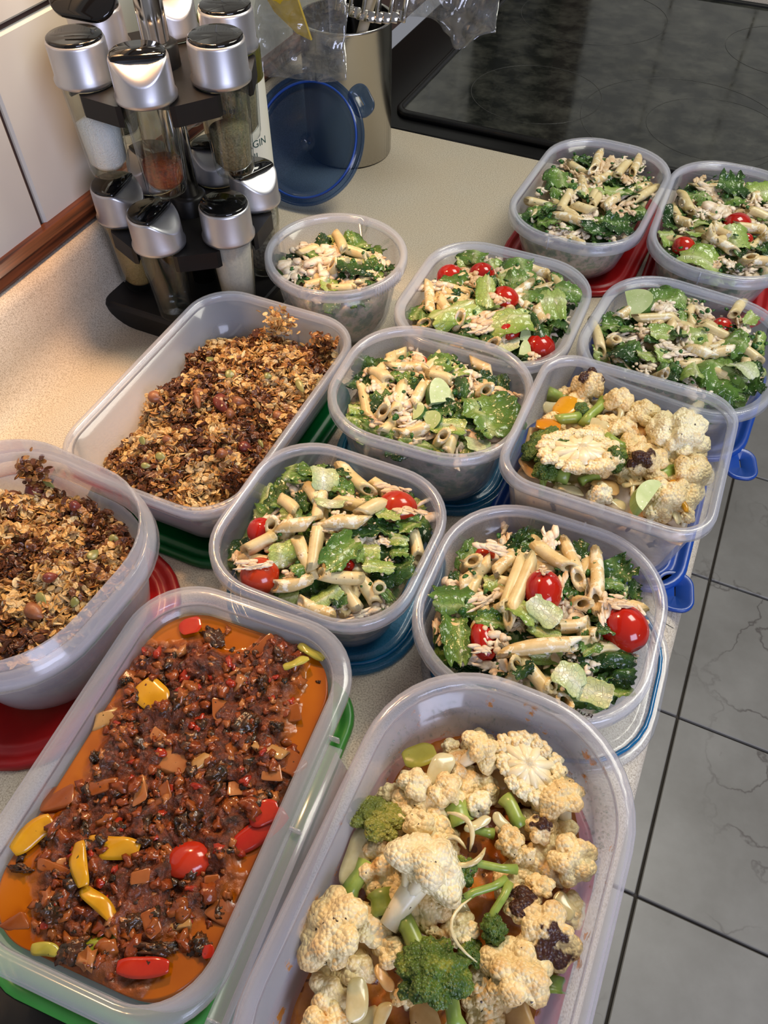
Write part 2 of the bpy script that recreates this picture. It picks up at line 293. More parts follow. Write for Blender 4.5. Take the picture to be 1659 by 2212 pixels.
sol = ramp(nt, noise(nt, co, 130, 6, .7), [(.30, (.016, .010, .004)), (.42, (.07, .020, .006)), (.55, (.17, .035, .007)), (.68, (.27, .07, .012)), (.8, (.38, .15, .03))])
oil = ramp(nt, noise(nt, co, 25, 3), [(.3, (.30, .065, .0005)), (.7, (.42, .12, .001))])
c = mixc(nt, at_.outputs['Fac'], oil, sol); p = prin(nt, c, .12, Specular_IOR_Level=.5, Coat_Weight=.15, Coat_Roughness=.05)
hm = nt.nodes.new('ShaderNodeMath'); hm.operation = 'MULTIPLY'; nt.links.new(noise(nt, co, 210, 6, .65), hm.inputs[0]); nt.links.new(at_.outputs['Fac'], hm.inputs[1])
bump(nt, p, hm.outputs[0], .9, .004); nt.links.new(p.outputs[0], out.inputs[0]); M['stew'] = m
# ------------------------------------------------ mesh helpers
def mesh(name, V, F, mats=(), mi=None, smooth=True, uv=None, attr=None):
    me = bpy.data.meshes.new(name); me.from_pydata([tuple(v) for v in V], [], [tuple(f) for f in F])
    for q in mats: me.materials.append(M[q] if isinstance(q, str) else q)
    if mi is not None: me.polygons.foreach_set('material_index', np.asarray(mi, np.int32))
    me.polygons.foreach_set('use_smooth', np.full(len(me.polygons), smooth))
    if uv is not None:
        l = me.uv_layers.new(name='UVMap'); li = np.empty(len(me.loops), np.int32); me.loops.foreach_get('vertex_index', li)
        l.data.foreach_set('uv', np.asarray(uv, np.float32)[li].ravel())
    if attr is not None:
        a = me.attributes.new('solid', 'FLOAT', 'POINT'); a.data.foreach_set('value', np.asarray(attr, np.float32))
    me.update(); return me
def obj(name, me, parent=None, label=None, cat=None, group=None, kind=None, loc=None, mtx=None):
    o = bpy.data.objects.new(name, me); COL.objects.link(o)
    if parent is not None: o.parent = parent
    if loc is not None: o.location = loc
    if mtx is not None: o.matrix_world = mtx
    tag(o, label, cat, group, kind); return o
def tag(o, label=None, cat=None, group=None, kind=None):
    for k, v in (('label', label), ('category', cat), ('group', group), ('kind', kind)):
        if v: o[k] = v
def empty(name, loc, rz=0, **kw):
    o = obj(name, None, loc=loc, **kw); o.rotation_euler.z = rz; return o
def ringpts(a, b, r, z, n=8):
    r = max(min(r, a, b), .0005); P = []
    for k, (sx_, sy_) in enumerate(((1, 1), (-1, 1), (-1, -1), (1, -1))):
        for i in range(n + 1):
            t = (k + i / n) * PI / 2; P.append(((a - r) * sx_ + r * math.cos(t), (b - r) * sy_ + r * math.sin(t), z))
    return P
def sweep(a, b, r, prof, n=8, closed=True):
    """rings of a rounded rectangle following (inset, z); closed joins last to first"""
    V = []; F = []; m_ = 4 * (n + 1)
    for ins, z in prof: V += ringpts(a - ins, b - ins, r - ins * .75, z, n)
    k = len(prof)
    for i in range(k if closed else k - 1):
        j = (i + 1) % k
        for q in range(m_):
            p_ = (q + 1) % m_; F.append((i * m_ + q, i * m_ + p_, j * m_ + p_, j * m_ + q))
    if not closed: F.append(tuple(range(m_))[::-1]); F.append(tuple(range((k - 1) * m_, k * m_)))
    return V, F
def lathe(prof, n=32, closed=False, th0=0):
    V = []; F = []; k = len(prof)
    for r, z in prof:
        for i in range(n): t = th0 + 2 * PI * i / n; V.append((r * math.cos(t), r * math.sin(t), z))
    for i in range(k if closed else k - 1):
        j = (i + 1) % k
        for q in range(n): p_ = (q + 1) % n; F.append((i * n + q, i * n + p_, j * n + p_, j * n + q))
    if not closed:
        F.append(tuple(range(n))[::-1]); F.append(tuple(range((k - 1) * n, k * n)))
    return V, F
def box(sx_, sy_, sz_, bev=.0, seg=2, c=(0, 0, 0)):
    bm = bmesh.new(); bmesh.ops.create_cube(bm, size=1)
    for v in bm.verts: v.co = Vector((v.co.x * sx_ + c[0], v.co.y * sy_ + c[1], v.co.z * sz_ + c[2]))
    if bev: bmesh.ops.bevel(bm, geom=bm.edges[:], offset=bev, segments=seg, affect='EDGES', profile=.5)
    V = [v.co.to_tuple() for v in bm.verts]; bm.verts.index_update(); F = [[v.index for v in f.verts] for f in bm.faces]; bm.free(); return V, F
def tube(path, rad, n=10, cap=True):
    P = [Vector(p) for p in path]; R_ = rad if hasattr(rad, '__len__') else [rad] * len(P); V = []; F = []
    ref = Vector((0, 0, 1)) if abs((P[-1] - P[0]).normalized().z) < .9 else Vector((1, 0, 0))
    for i, p_ in enumerate(P):
        t = (P[min(i + 1, len(P) - 1)] - P[max(i - 1, 0)]).normalized(); u = t.cross(ref).normalized(); v_ = t.cross(u)
        for k in range(n): a = 2 * PI * k / n; V.append(tuple(p_ + (u * math.cos(a) + v_ * math.sin(a)) * R_[i]))
    for i in range(len(P) - 1):
        for k in range(n): q = (k + 1) % n; F.append((i * n + k, i * n + q, (i + 1) * n + q, (i + 1) * n + k))
    if cap: F.append(tuple(range(n))[::-1]); F.append(tuple(range((len(P) - 1) * n, len(P) * n)))
    return V, F
def join(*parts):
    V = []; F = []; mi = []
    for k, (v, f) in enumerate(parts):
        o = len(V); V += [tuple(q) for q in v]; F += [tuple(i + o for i in g) for g in f]; mi += [k] * len(f)
    return V, F, mi
# ------------------------------------------------ the setting
V, F = box(1.7, 3.6, .02, 0, c=(-.05, .9, -.92)); floor = obj('floor', mesh('floor', V, F, ['grout'], smooth=False), kind='structure', label='dark grout bed of the grey tiled floor')
TS = .3349; X0 = .2506; Y0 = .7768  # grout crossings
V, F = box(TS - .005, TS - .005, .010, .0015, 1); tm = mesh('floor_tile', V, F, ['tile'], smooth=False)
for i in range(-3, 2):
    for j in range(-3, 6):
        obj('tile', tm, floor, loc=(X0 + (i + .5) * TS, Y0 + (j + .5) * TS, -.907))
V, F = box(.03, 4.0, 1.4, 0, c=(-.537, .9, .7)); wl = obj('wall_left', mesh('wall_left', V, F, ['wall_grout'], smooth=False), kind='structure', label='left wall behind the counter with brown grout')
V, F = box(.006, .146, .146, .002, 1); tm = mesh('wall_tile', V, F, ['wall_tile'], smooth=False)
for i in range(-5, 9):
    for k in range(4): obj('tile', tm, wl, loc=(-.521, .4365 + .15 * (i + .5), .239 + .15 * (k - .5)))
V, F = box(2.6, .03, 1.5, 0, c=(.76, 2.02, .6)); wb = obj('wall_back', mesh('wall_back', V, F, ['wall_grout'], smooth=False), kind='structure', label='tiled wall beyond the cooktop')
V, F = box(.171, .006, .171, .002, 1); tm = mesh('wall_tile_b', V, F, ['wall_tile'], smooth=False)
for i in range(0, 9):
    for k in range(6): obj('tile', tm, wb, loc=(-.3125 + .175 * i, 2.003, .06 + .175 * k))
V, F = box(.055, .45, .70, .004, c=(-.492, 1.78, .35)); obj('tall_panel', mesh('tall_panel', V, F, ['hob_frame']), label='tall black panel at the wall beyond the cooktop', cat='panel')
V, F = box(.04, 3.6, 2.3, 0, c=(2.1, .4, .25)); obj('reflection_wall', mesh('reflection_wall', V, F, [simple('painted_wall', (.22, .19, .15), .8)], smooth=False), kind='structure', label='plain unseen wall added for darker reflections in the metal')  # unseen wall, added so the steel has something darker to mirror
# counter with a rounded front nose and a coved upstand at the wall
prof = [(-.52, -.04), (.055, -.04)] + [(.058 + .0175 * math.cos(t), -.0175 + .0175 * math.sin(t)) for t in np.linspace(-PI / 2, PI / 2, 9)] + \
       [(-.455 - .035 * math.sin(t), .035 - .035 * math.cos(t)) for t in np.linspace(0, PI / 2, 9)] + [(-.494, .070), (-.500, .078), (-.52, .079)]
def extr(prof, y0, y1, n=1):
    V = []; F = []; k = len(prof)
    for j in range(n + 1):
        for x, z in prof: V.append((x, y0 + (y1 - y0) * j / n, z))
    for j in range(n):
        for i in range(k): q = (i + 1) % k; F.append((j * k + i, (j + 1) * k + i, (j + 1) * k + q, j * k + q))
    F.append(tuple(range(k))); F.append(tuple(range(n * k, n * k + k))[::-1]); return V, F
V, F = extr(prof, -.55, .903); obj('kitchen_counter', mesh('counter', V, F, ['laminate'], smooth=True), label='beige speckled laminate countertop with rounded front edge and coved upstand', cat='counter')
V, F = extr([(-.52, -.04), (.0755, -.04), (.0755, -.001), (-.52, -.001)], 1.55, 2.0); obj('kitchen_counter', mesh('counter_b', V, F, ['laminate'], smooth=False), label='far countertop strip beyond the black cooktop', cat='counter')
V, F = box(.50, 1.40, .84, 0, c=(-.25, .19, -.47)); obj('base_cabinet', mesh('base_cabinet', V, F, ['pale_wood'], smooth=False), label='wooden base cabinet under the beige countertop', cat='cabinet')
V, F = extr([(-.520, .079), (-.506, .079), (-.503, .083), (-.505, .0905), (-.511, .0955), (-.52, .0955)], -.6, .903)
obj('trim_1', mesh('trim_1', V, F, ['wood'], smooth=False), kind='structure', label='brown wooden strip between the counter upstand and the wall tiles')
# cooktop
ck = empty('cooktop', (0, 0, 0), label='black ceramic glass cooktop with faint burner rings and smears', cat='cooktop')
V, F = box(.57, .62, .90, .004, c=(-.212, 1.215, -.449)); obj('frame', mesh('hob_frame', V, F, ['hob_frame']), ck)
V, F = sweep(.245, .285, .02, [(0, 0), (0, .006), (.003, .008), (.007, .008), (.009, .004), (.009, 0)], 6); obj('rim', mesh('hob_rim', V, F, ['hob_frame']), ck, loc=(-.165, 1.215, .0015))
V, F = sweep(.237, .277, .015, [(0, 0), (0, .004)], 6, False); obj('glass_top', mesh('hob_glass', V, F, ['hob'], smooth=False), ck, loc=(-.165, 1.215, .0015))
def flatring(r, wd): return lathe([(r, 0), (r + wd, 0), (r + wd, .0001), (r, .0001)], 64, True)
for x, y, r in ((-.030, 1.06, .082), (-.070, 1.06, .125), (-.26, 1.06, .085), (-.26, 1.35, .11), (.03, 1.34, .09)):
    V, F = flatring(r, .0008); obj('burner_ring', mesh('burner_ring', V, F, ['hob_line']), ck, loc=(x, y, .0056))
# ------------------------------------------------ data measured from the scene (metres)
CON=dict(A=(-.1154,.7603,.0662,.1039,.0550,-.0350,.0600),B=(.0170,.7656,.0655,.1045,.0550,.0280,.0600),C=(-.2852,.5296,.0625,.0625,.0625,.0000,.0780),D=(-.1440,.5479,.0761,.0786,.0480,.0120,.0600),E=(.0150,.5680,.0790,.0795,.0520,-.0800,.0550),F=(-.1436,.4027,.0722,.0646,.0500,.0630,.0800),G=(-.0050,.4069,.0716,.0702,.0270,.0090,.0850),H=(-.1574,.2644,.0692,.0664,.0430,.0170,.0700),I=(-.0158,.2652,.0718,.0710,.0520,.0310,.0700),J=(-.0042,.0818,.0689,.1187,.0600,.0055,.0900),K=(-.1594,.0886,.0701,.1080,.0400,.0716,.0700),L=(-.2973,.3494,.0738,.1129,.0370,.0110,.0650),M=(-.3180,.1538,.0823,.0787,.0600,-.0550,.1000))
LEVEL={'A': (0.047, 0.012), 'B': (0.047, 0.012), 'C': (0.054, 0.012), 'D': (0.047, 0.012), 'E': (0.042, 0.012), 'F': (0.058, 0.014), 'G': (0.06, 0.015), 'H': (0.053, 0.014), 'I': (0.052, 0.014), 'J': (0.056, 0.016), 'K': (0.054, 0.0), 'L': (0.039, 0.018), 'M': (0.066, 0.014)}
FOOD=[
('F','p',-.1907,.4102,.0658,-.1876,.4393,.0623),('F','p',-.1838,.4205,.0666,-.1549,.4291,.0693),('F','p',-.1516,.4209,.0707,-.1338,.4215,.0706),('F','p',-.1606,.3744,.0685,-.1666,.4013,.0706),
('F','p',-.1506,.3859,.0709,-.1505,.4099,.0717),('F','p',-.1928,.4306,.0629,-.1835,.4468,.0612),('F','p',-.1507,.3596,.0656,-.1368,.3692,.0681),('F','p',-.1132,.3599,.0634,-.1148,.3736,.0669),
('F','p',-.1175,.4235,.0687,-.1065,.4262,.0664),('F','p',-.1945,.4126,.0647,-.1792,.4043,.0686),('F','p',-.1307,.4587,.0610,-.1154,.4554,.0605),('F','p',-.1746,.3679,.0654,-.1659,.3749,.0681),
('F','p',-.1265,.3643,.0663,-.1189,.3696,.0667),('F','t',-.1665,.4404,.0658,.0099,.0124,.4303,.0000),('F','t',-.0885,.4019,.0638,.0078,.0043,-1.236,.0000),
('F','c',-.1385,.4028,.0749,.0196,.0187,.7946,.0000),('F','c',-.1312,.3793,.0698,.0158,.0121,-.7882,.0000),('F','c',-.1432,.3824,.0706,.0152,.0092,-1.173,.0000),
('F','l',-.1927,.4466,.0591,.0197,.0119,1.411,1.000),('F','l',-.1515,.4382,.0676,.0196,.0183,.4303,2.400),('F','l',-.0955,.4006,.0718,.0382,.0350,-.7546,2.300),
('F','l',-.1253,.4183,.0743,.0207,.0102,-1.206,2.600),('F','l',-.1151,.3965,.0717,.0215,.0190,-1.084,2.700),('F','l',-.1034,.3840,.0665,.0127,.0182,-1.339,2.300),
('F','l',-.1845,.3669,.0632,.0182,.0191,-.0412,2.000),('F','l',-.1908,.3728,.0630,.0094,.0112,.4299,1.400),('F','l',-.1681,.3610,.0646,.0226,.0104,-.0393,1.600),
('F','l',-.1592,.3563,.0641,.0108,.0083,.1906,2.000),('F','l',-.1323,.3549,.0640,.0286,.0122,.1923,1.600),('F','l',-.1140,.3578,.0629,.0105,.0091,.4296,1.400),
('F','l',-.0951,.3726,.0657,.0119,.0174,-1.023,.3000),('F','l',-.1201,.3759,.0711,.0227,.0126,.1858,1.200),('F','l',-.1747,.3830,.0681,.0156,.0179,.4300,2.900),
('F','l',-.1321,.3916,.0712,.0169,.0154,.4299,2.800),('F','l',-.1001,.4465,.0605,.0167,.0098,-1.240,2.600),('F','l',-.1148,.4431,.0643,.0146,.0120,.1707,2.900),
('F','l',-.1745,.4095,.0693,.0096,.0118,.4302,2.200),('F','l',-.1361,.4368,.0680,.0131,.0152,-.8239,1.100),('F','l',-.0955,.4268,.0638,.0160,.0095,-1.238,2.700),
('F','k',-.1612,.3889,.0705,.0140,.0179,.4300,.0000),('F','k',-.1614,.3993,.0711,.0094,.0114,.4301,.0000),('F','k',-.1836,.3947,.0675,.0095,.0139,.4301,.0000),
('F','k',-.1252,.4377,.0670,.0113,.0143,.4302,.0000),('F','k',-.1463,.4574,.0620,.0168,.0101,.1665,.0000),('F','k',-.0931,.4356,.0615,.0128,.0116,.4300,.0000),
('F','k',-.1700,.3652,.0654,.0130,.0105,-.0416,.0000),('F','k',-.1214,.4178,.0699,.0138,.0079,-1.209,.0000),('F','k',-.0967,.3925,.0658,.0106,.0058,1.076,.0000),
('F','k',-.1460,.3714,.0687,.0107,.0107,.4298,.0000),('D','p',-.2066,.5549,.0508,-.1859,.5067,.0521),('D','p',-.1340,.6137,.0504,-.1136,.6130,.0488),('D','p',-.1075,.6056,.0498,-.0973,.5939,.0504),
('D','p',-.1893,.5339,.0544,-.1667,.5110,.0553),('D','p',-.1085,.5553,.0563,-.0972,.5382,.0543),('D','p',-.1622,.4997,.0538,-.1590,.5107,.0558),('D','p',-.1346,.4961,.0536,-.1232,.4952,.0527),
('D','t',-.1939,.5737,.0525,.0228,.0304,.4312,.0000),('D','t',-.1681,.5851,.0551,.0218,.0320,.4313,.0000),('D','t',-.1366,.5531,.0588,.0247,.0351,-.1310,.0000),
('D','t',-.1187,.5157,.0557,.0193,.0220,.4306,.0000),('D','t',-.0876,.5124,.0500,.0258,.0310,.1587,.0000),('D','t',-.1159,.6219,.0470,.0050,.0079,.4313,.0000),
('D','l',-.1926,.6100,.0550,.0149,.0252,1.729,2.300),('D','l',-.1878,.6012,.0495,.0214,.0200,.4314,1.200),('D','l',-.1440,.6361,.0550,.0241,.0275,-1.047,2.200),
('D','l',-.1844,.5617,.0553,.0225,.0234,.4312,1.800),('D','l',-.1605,.5175,.0646,.0584,.0241,.9870,.7000),('D','l',-.1511,.5425,.0678,.0325,.0161,-1.225,1.400),
('D','l',-.1192,.5199,.0622,.0381,.0246,.6441,1.000),('D','l',-.1023,.5311,.0598,.0512,.0167,-.8747,2.600),('D','l',-.1167,.5711,.0584,.0272,.0312,-1.262,2.300),
('D','l',-.1324,.5757,.0572,.0185,.0277,.4311,1.500),('D','l',-.0953,.5593,.0598,.0198,.0322,.4309,.7000),('D','l',-.0852,.5839,.0573,.0234,.0183,.1382,1.500),
('D','l',-.0863,.5462,.0521,.0215,.0341,.4307,2.800),('D','l',-.0779,.5439,.0499,.0281,.0143,-1.288,2.800),('D','l',-.1153,.5013,.0531,.0165,.0161,.4305,.4000),
('D','l',-.1035,.6089,.0544,.0104,.0128,.4312,1.600),('D','l',-.1913,.5059,.0509,.0171,.0072,-1.176,2.300),('D','l',-.1310,.5012,.0544,.0174,.0162,.4306,2.900),
('D','l',-.1446,.5831,.0566,.0150,.0220,.4312,1.200),('D','l',-.1472,.4997,.0545,.0158,.0137,.4306,2.700),('D','c',-.1058,.5189,.0543,.0123,.0165,.4306,.0000),
('D','c',-.1018,.5026,.0513,.0104,.0133,.4304,.0000),('D','k',-.1425,.5218,.0577,.0300,.0161,.9340,.0000),('D','k',-.1516,.6250,.0473,.0177,.0236,.4314,.0000),
('D','k',-.1666,.5667,.0573,.0130,.0155,.4312,.0000),('D','k',-.1897,.5499,.0547,.0149,.0123,.4311,.0000),('D','k',-.1407,.5070,.0557,.0141,.0138,.4306,.0000),
('D','k',-.1358,.5370,.0666,.0107,.0116,.4310,.0000),('D','k',-.0907,.4957,.0518,.0086,.0117,.4304,.0000),('D','k',-.1011,.5444,.0552,.0200,.0089,-1.268,.0000),
('C','p',-.3085,.5721,.0628,-.2835,.5420,.0695),('C','p',-.2877,.5500,.0647,-.2631,.5491,.0633),('C','p',-.2823,.5100,.0648,-.2811,.5180,.0655),('C','p',-.2945,.4914,.0613,-.2837,.4986,.0630),
('C','p',-.2742,.4959,.0621,-.2554,.5069,.0617),('C','p',-.2544,.5133,.0623,-.2527,.5270,.0627),('C','p',-.3214,.5300,.0620,-.3112,.5434,.0633),('C','l',-.3119,.5551,.0618,.0135,.0186,.4316,2.700),
('C','l',-.2842,.5756,.0595,.0179,.0188,1.230,1.800),('C','l',-.2908,.5671,.0616,.0116,.0204,.4316,2.300),('C','l',-.3311,.5177,.0591,.0292,.0133,-1.066,2.000),
('C','l',-.3344,.5334,.0585,.0096,.0117,.4315,2.600),('C','l',-.2671,.5274,.0680,.0277,.0314,.4313,2.800),('C','l',-.2540,.5211,.0628,.0183,.0170,-1.024,2.700),
('C','l',-.2756,.4968,.0654,.0150,.0145,-1.101,1.200),('C','l',-.3076,.5286,.0645,.0150,.0108,-.1131,2.000),('C','l',-.3017,.4972,.0619,.0110,.0153,.4312,2.900),
('C','l',-.2567,.5399,.0632,.0112,.0175,.4313,2.900),('C','l',-.2485,.5356,.0618,.0112,.0188,.4313,1.500),('C','l',-.2426,.5451,.0597,.0103,.0127,.4313,2.900),
('C','l',-.2631,.5491,.0633,.0113,.0146,.4314,1.300),('C','l',-.2737,.5154,.0650,.0110,.0185,.4312,2.600),('C','l',-.3087,.5065,.0627,.0130,.0125,.4313,2.700),
('C','k',-.3181,.5401,.0623,.0191,.0166,.4315,.0000),('C','k',-.2960,.5185,.0653,.0252,.0218,.8662,.0000),('C','k',-.3136,.5056,.0618,.0186,.0251,.4313,.0000),
('C','k',-.2963,.5356,.0655,.0151,.0195,.4315,.0000),('C','k',-.2936,.5427,.0653,.0152,.0164,.4315,.0000),('C','k',-.3211,.5135,.0612,.0113,.0160,.4313,.0000),
('C','k',-.2539,.5122,.0620,.0110,.0121,.4311,.0000),('C','k',-.2477,.5292,.0617,.0111,.0155,.4312,.0000),('C','k',-.2651,.5083,.0634,.0128,.0152,.4311,.0000),
('C','k',-.2891,.4930,.0618,.0109,.0120,.4311,.0000),('A','p',-.1216,.7796,.0625,-.1274,.8358,.0563),('A','p',-.0975,.7840,.0615,-.0946,.8245,.0572),('A','p',-.0857,.8005,.0578,-.0872,.8509,.0507),
('A','p',-.1184,.7675,.0589,-.1042,.7946,.0573),('A','p',-.0955,.7292,.0568,-.0859,.7552,.0566),('A','p',-.1239,.7205,.0570,-.1037,.7179,.0566),('A','p',-.1337,.7008,.0541,-.1040,.6972,.0542),
('A','p',-.1338,.7085,.0551,-.1329,.7458,.0579),('A','p',-.0755,.7540,.0546,-.0591,.8042,.0482),('A','p',-.1058,.7279,.0576,-.1051,.7399,.0582),('A','p',-.1095,.7500,.0588,-.1094,.7319,.0580),
('A','l',-.1543,.7626,.0609,.0312,.0221,-1.092,2.300),('A','l',-.1443,.7405,.0563,.0145,.0245,.4323,1.500),('A','l',-.1154,.7536,.0589,.0225,.0247,.4323,1.200),
('A','l',-.0952,.7650,.0579,.0178,.0217,.4323,1.000),('A','l',-.0817,.7651,.0559,.0230,.0179,.7329,1.600),('A','l',-.0765,.7941,.0536,.0256,.0082,-1.343,1.300),
('A','l',-.0691,.8045,.0509,.0178,.0066,-1.350,1.800),('A','l',-.1547,.7043,.0513,.0170,.0171,.7321,1.700),('A','l',-.1416,.6955,.0525,.0188,.0214,.4319,2.000),
('A','l',-.1418,.7163,.0549,.0287,.0126,1.466,2.800),('A','l',-.0916,.6938,.0525,.0277,.0166,.4318,2.600),('A','l',-.0770,.7103,.0522,.0233,.0254,.4318,2.900),
('A','l',-.0659,.7500,.0522,.0191,.0209,.4321,2.000),('A','l',-.1174,.7372,.0584,.0112,.0181,.4322,2.800),('A','l',-.0669,.7343,.0518,.0157,.0175,.4319,2.900),
('A','l',-.1313,.7576,.0583,.0146,.0125,.4324,2.400),('A','l',-.1211,.6859,.0528,.0137,.0112,.1130,2.300),('A','k',-.1147,.8031,.0570,.0298,.0134,-1.317,.0000),
('A','k',-.0799,.7325,.0547,.0189,.0205,.4320,.0000),('A','k',-.0869,.7941,.0555,.0115,.0193,.4325,.0000),('A','k',-.1292,.7332,.0577,.0096,.0181,.4322,.0000),
('A','k',-.0951,.7456,.0576,.0143,.0121,.4322,.0000),('A','k',-.1207,.6848,.0526,.0107,.0105,-.4503,.0000),('A','k',-.1046,.6994,.0546,.0093,.0113,.4319,.0000),
('A','k',-.0812,.8477,.0473,.0138,.0052,-1.347,.0000),('A','k',-.1156,.7857,.0583,.0099,.0129,.4326,.0000),('A','k',-.0613,.7892,.0500,.0098,.0126,.4323,.0000),
('B','p',-.0330,.8012,.0506,-.0164,.7566,.0558),('B','p',-.0264,.7442,.0532,-.0140,.7368,.0554),('B','p',.0060,.7203,.0564,.0312,.7086,.0549),('B','p',.0271,.7460,.0583,.0547,.7586,.0550),
('B','p',.0037,.7171,.0559,.0071,.7257,.0570),('B','p',.0061,.7386,.0579,.0209,.7309,.0576),('B','p',.0372,.7811,.0576,.0520,.7779,.0554),('B','p',.0514,.7062,.0518,.0626,.7127,.0501),
('B','p',.0468,.7483,.0562,.0569,.7448,.0541),('B','p',.0309,.8057,.0567,.0443,.8351,.0516),('B','p',.0366,.7044,.0538,.0455,.7048,.0527),('B','t',-.0122,.7076,.0529,.0197,.0285,.4316,.0000),
('B','t',.0270,.7560,.0586,.0275,.0222,.9356,.0000),('B','t',.0392,.7379,.0568,.0106,.0167,.4317,.0000),('B','l',-.0344,.7593,.0516,.0247,.0176,1.134,2.600),
('B','l',-.0209,.8010,.0536,.0228,.0283,.4323,2.300),('B','l',-.0034,.7851,.0574,.0223,.0367,.4322,2.000),('B','l',.0114,.8126,.0605,.0226,.0317,.4324,2.600),
('B','l',.0168,.7930,.0582,.0223,.0214,.4322,1.900),('B','l',.0369,.8188,.0608,.0225,.0253,.4323,.9000),('B','l',-.0066,.7436,.0569,.0147,.0201,.4319,1.200),
('B','l',-.0058,.7249,.0557,.0202,.0135,.7134,1.200),('B','l',.0294,.7277,.0600,.0276,.0235,-1.097,1.200),('B','l',.0051,.6901,.0553,.0341,.0265,-.0490,1.200),
('B','l',.0362,.7135,.0550,.0214,.0104,-1.419,2.800),('B','l',.0037,.7434,.0580,.0092,.0171,.4319,2.900),('B','l',-.0286,.7174,.0506,.0138,.0250,.4317,1.200),
('B','l',-.0317,.7386,.0516,.0125,.0173,.4319,2.800),('B','l',.0527,.7236,.0535,.0135,.0162,.4315,2.800),('B','l',.0347,.6922,.0522,.0157,.0118,-.2096,2.900),
('B','l',.0120,.7549,.0588,.0108,.0145,.4319,1.800),('B','l',.0474,.7758,.0563,.0093,.0147,.4319,2.000),('B','k',.0115,.7669,.0589,.0203,.0266,.4320,.0000),
('B','k',-.0069,.8092,.0553,.0179,.0127,-.2651,.0000),('B','k',.0223,.7565,.0588,.0093,.0173,.4319,.0000),('B','k',.0353,.8091,.0560,.0128,.0187,.4322,.0000),
('B','k',.0329,.6935,.0526,.0088,.0130,.4314,.0000),('B','k',.0469,.7057,.0526,.0089,.0158,.4314,.0000),('B','k',-.0083,.7609,.0572,.0094,.0148,.4320,.0000),
('B','k',.0405,.7583,.0574,.0138,.0115,.4318,.0000),('B','k',.0527,.7614,.0554,.0077,.0143,.4318,.0000),('B','k',.0190,.7407,.0583,.0076,.0113,.4318,.0000),
('E','p',-.0606,.5688,.0430,-.0446,.5331,.0449),('E','p',-.0273,.5798,.0503,.0045,.5951,.0524),('E','p',.0225,.5921,.0528,.0464,.5865,.0515),('E','p',.0466,.6202,.0509,.0508,.6476,.0460),
('E','p',.0365,.5577,.0529,.0528,.5717,.0512),('E','p',-.0444,.5544,.0469,-.0357,.5484,.0483),('E','p',.0744,.5738,.0471,.0595,.5811,.0499),('E','p',.0015,.5238,.0499,.0086,.5210,.0497),
('E','p',-.0411,.5821,.0476,-.0356,.5942,.0478),('E','p',.0222,.5567,.0537,.0373,.5540,.0527),('E','t',.0403,.6068,.0499,.0158,.0234,.4307,.0000),('E','t',-.0220,.5482,.0506,.0104,.0053,-1.340,.0000),
('E','t',.0692,.5812,.0480,.0080,.0084,.4304,.0000),('E','c',-.0286,.5986,.0546,.0295,.0215,-1.122,1.000),('E','l',-.0097,.6213,.0544,.0306,.0273,.6943,2.500),
('E','l',.0105,.5995,.0521,.0134,.0137,-1.380,1.500),('E','l',-.0440,.5716,.0473,.0193,.0198,.4307,2.400),('E','l',-.0293,.5649,.0502,.0177,.0129,.4306,1.600),
('E','l',-.0268,.5338,.0514,.0207,.0240,-.3823,2.900),('E','l',-.0104,.5404,.0513,.0158,.0204,.4304,1.200),('E','l',.0056,.5437,.0527,.0170,.0203,.4304,.7000),
('E','l',.0215,.5740,.0538,.0187,.0213,.4306,1.000),('E','l',.0263,.5337,.0545,.0296,.0167,-1.383,.8000),('E','l',.0117,.5238,.0503,.0161,.0159,.1597,2.600),
('E','l',.0499,.5370,.0538,.0352,.0400,-.1321,1.700),('E','l',.0634,.5480,.0567,.0211,.0216,-.5501,.3000),('E','l',.0509,.5742,.0554,.0199,.0230,-.4347,2.000),
('E','l',.0805,.5612,.0457,.0201,.0104,-1.436,2.800),('E','l',.0744,.5415,.0459,.0167,.0234,.4301,2.600),('E','l',.0657,.5255,.0456,.0140,.0114,.4300,1.800),
('E','l',.0085,.5726,.0539,.0121,.0171,.4306,2.900),('E','l',-.0039,.5688,.0533,.0188,.0150,.4306,.8000),('E','l',.0727,.5994,.0457,.0238,.0095,-1.433,1.000),
('E','l',.0687,.6315,.0500,.0175,.0108,1.307,.8000),('E','l',-.0075,.5554,.0527,.0133,.0105,.4305,2.800),('E','l',-.0495,.5615,.0459,.0082,.0130,.4306,2.200),
('E','k',-.0084,.6014,.0548,.0189,.0150,.8039,.0000),('E','k',.0047,.5534,.0534,.0132,.0124,.4305,.0000),('E','k',.0192,.5522,.0535,.0241,.0079,.6765,.0000),
('E','k',-.0188,.5652,.0518,.0122,.0129,.4306,.0000),('E','k',.0531,.6274,.0445,.0112,.0161,.4307,.0000),('E','k',.0155,.5398,.0525,.0141,.0039,-1.373,.0000),
('E','k',-.0340,.5861,.0488,.0083,.0112,.4308,.0000),('E','k',.0576,.6088,.0474,.0200,.0068,-1.422,.0000),('E','k',-.0173,.5423,.0507,.0079,.0082,.4304,.0000),
('E','k',-.0160,.5830,.0517,.0068,.0088,.4307,.0000),('E','k',-.0060,.5232,.0493,.0104,.0099,.4303,.0000),('H','p',-.1764,.2897,.0639,-.1669,.2639,.0667),
('H','p',-.1628,.2609,.0709,-.1520,.2312,.0674),('H','p',-.1862,.2491,.0688,-.1670,.2583,.0716),('H','p',-.1589,.2623,.0730,-.1364,.2732,.0715),('H','p',-.1409,.2803,.0714,-.1349,.2940,.0687),
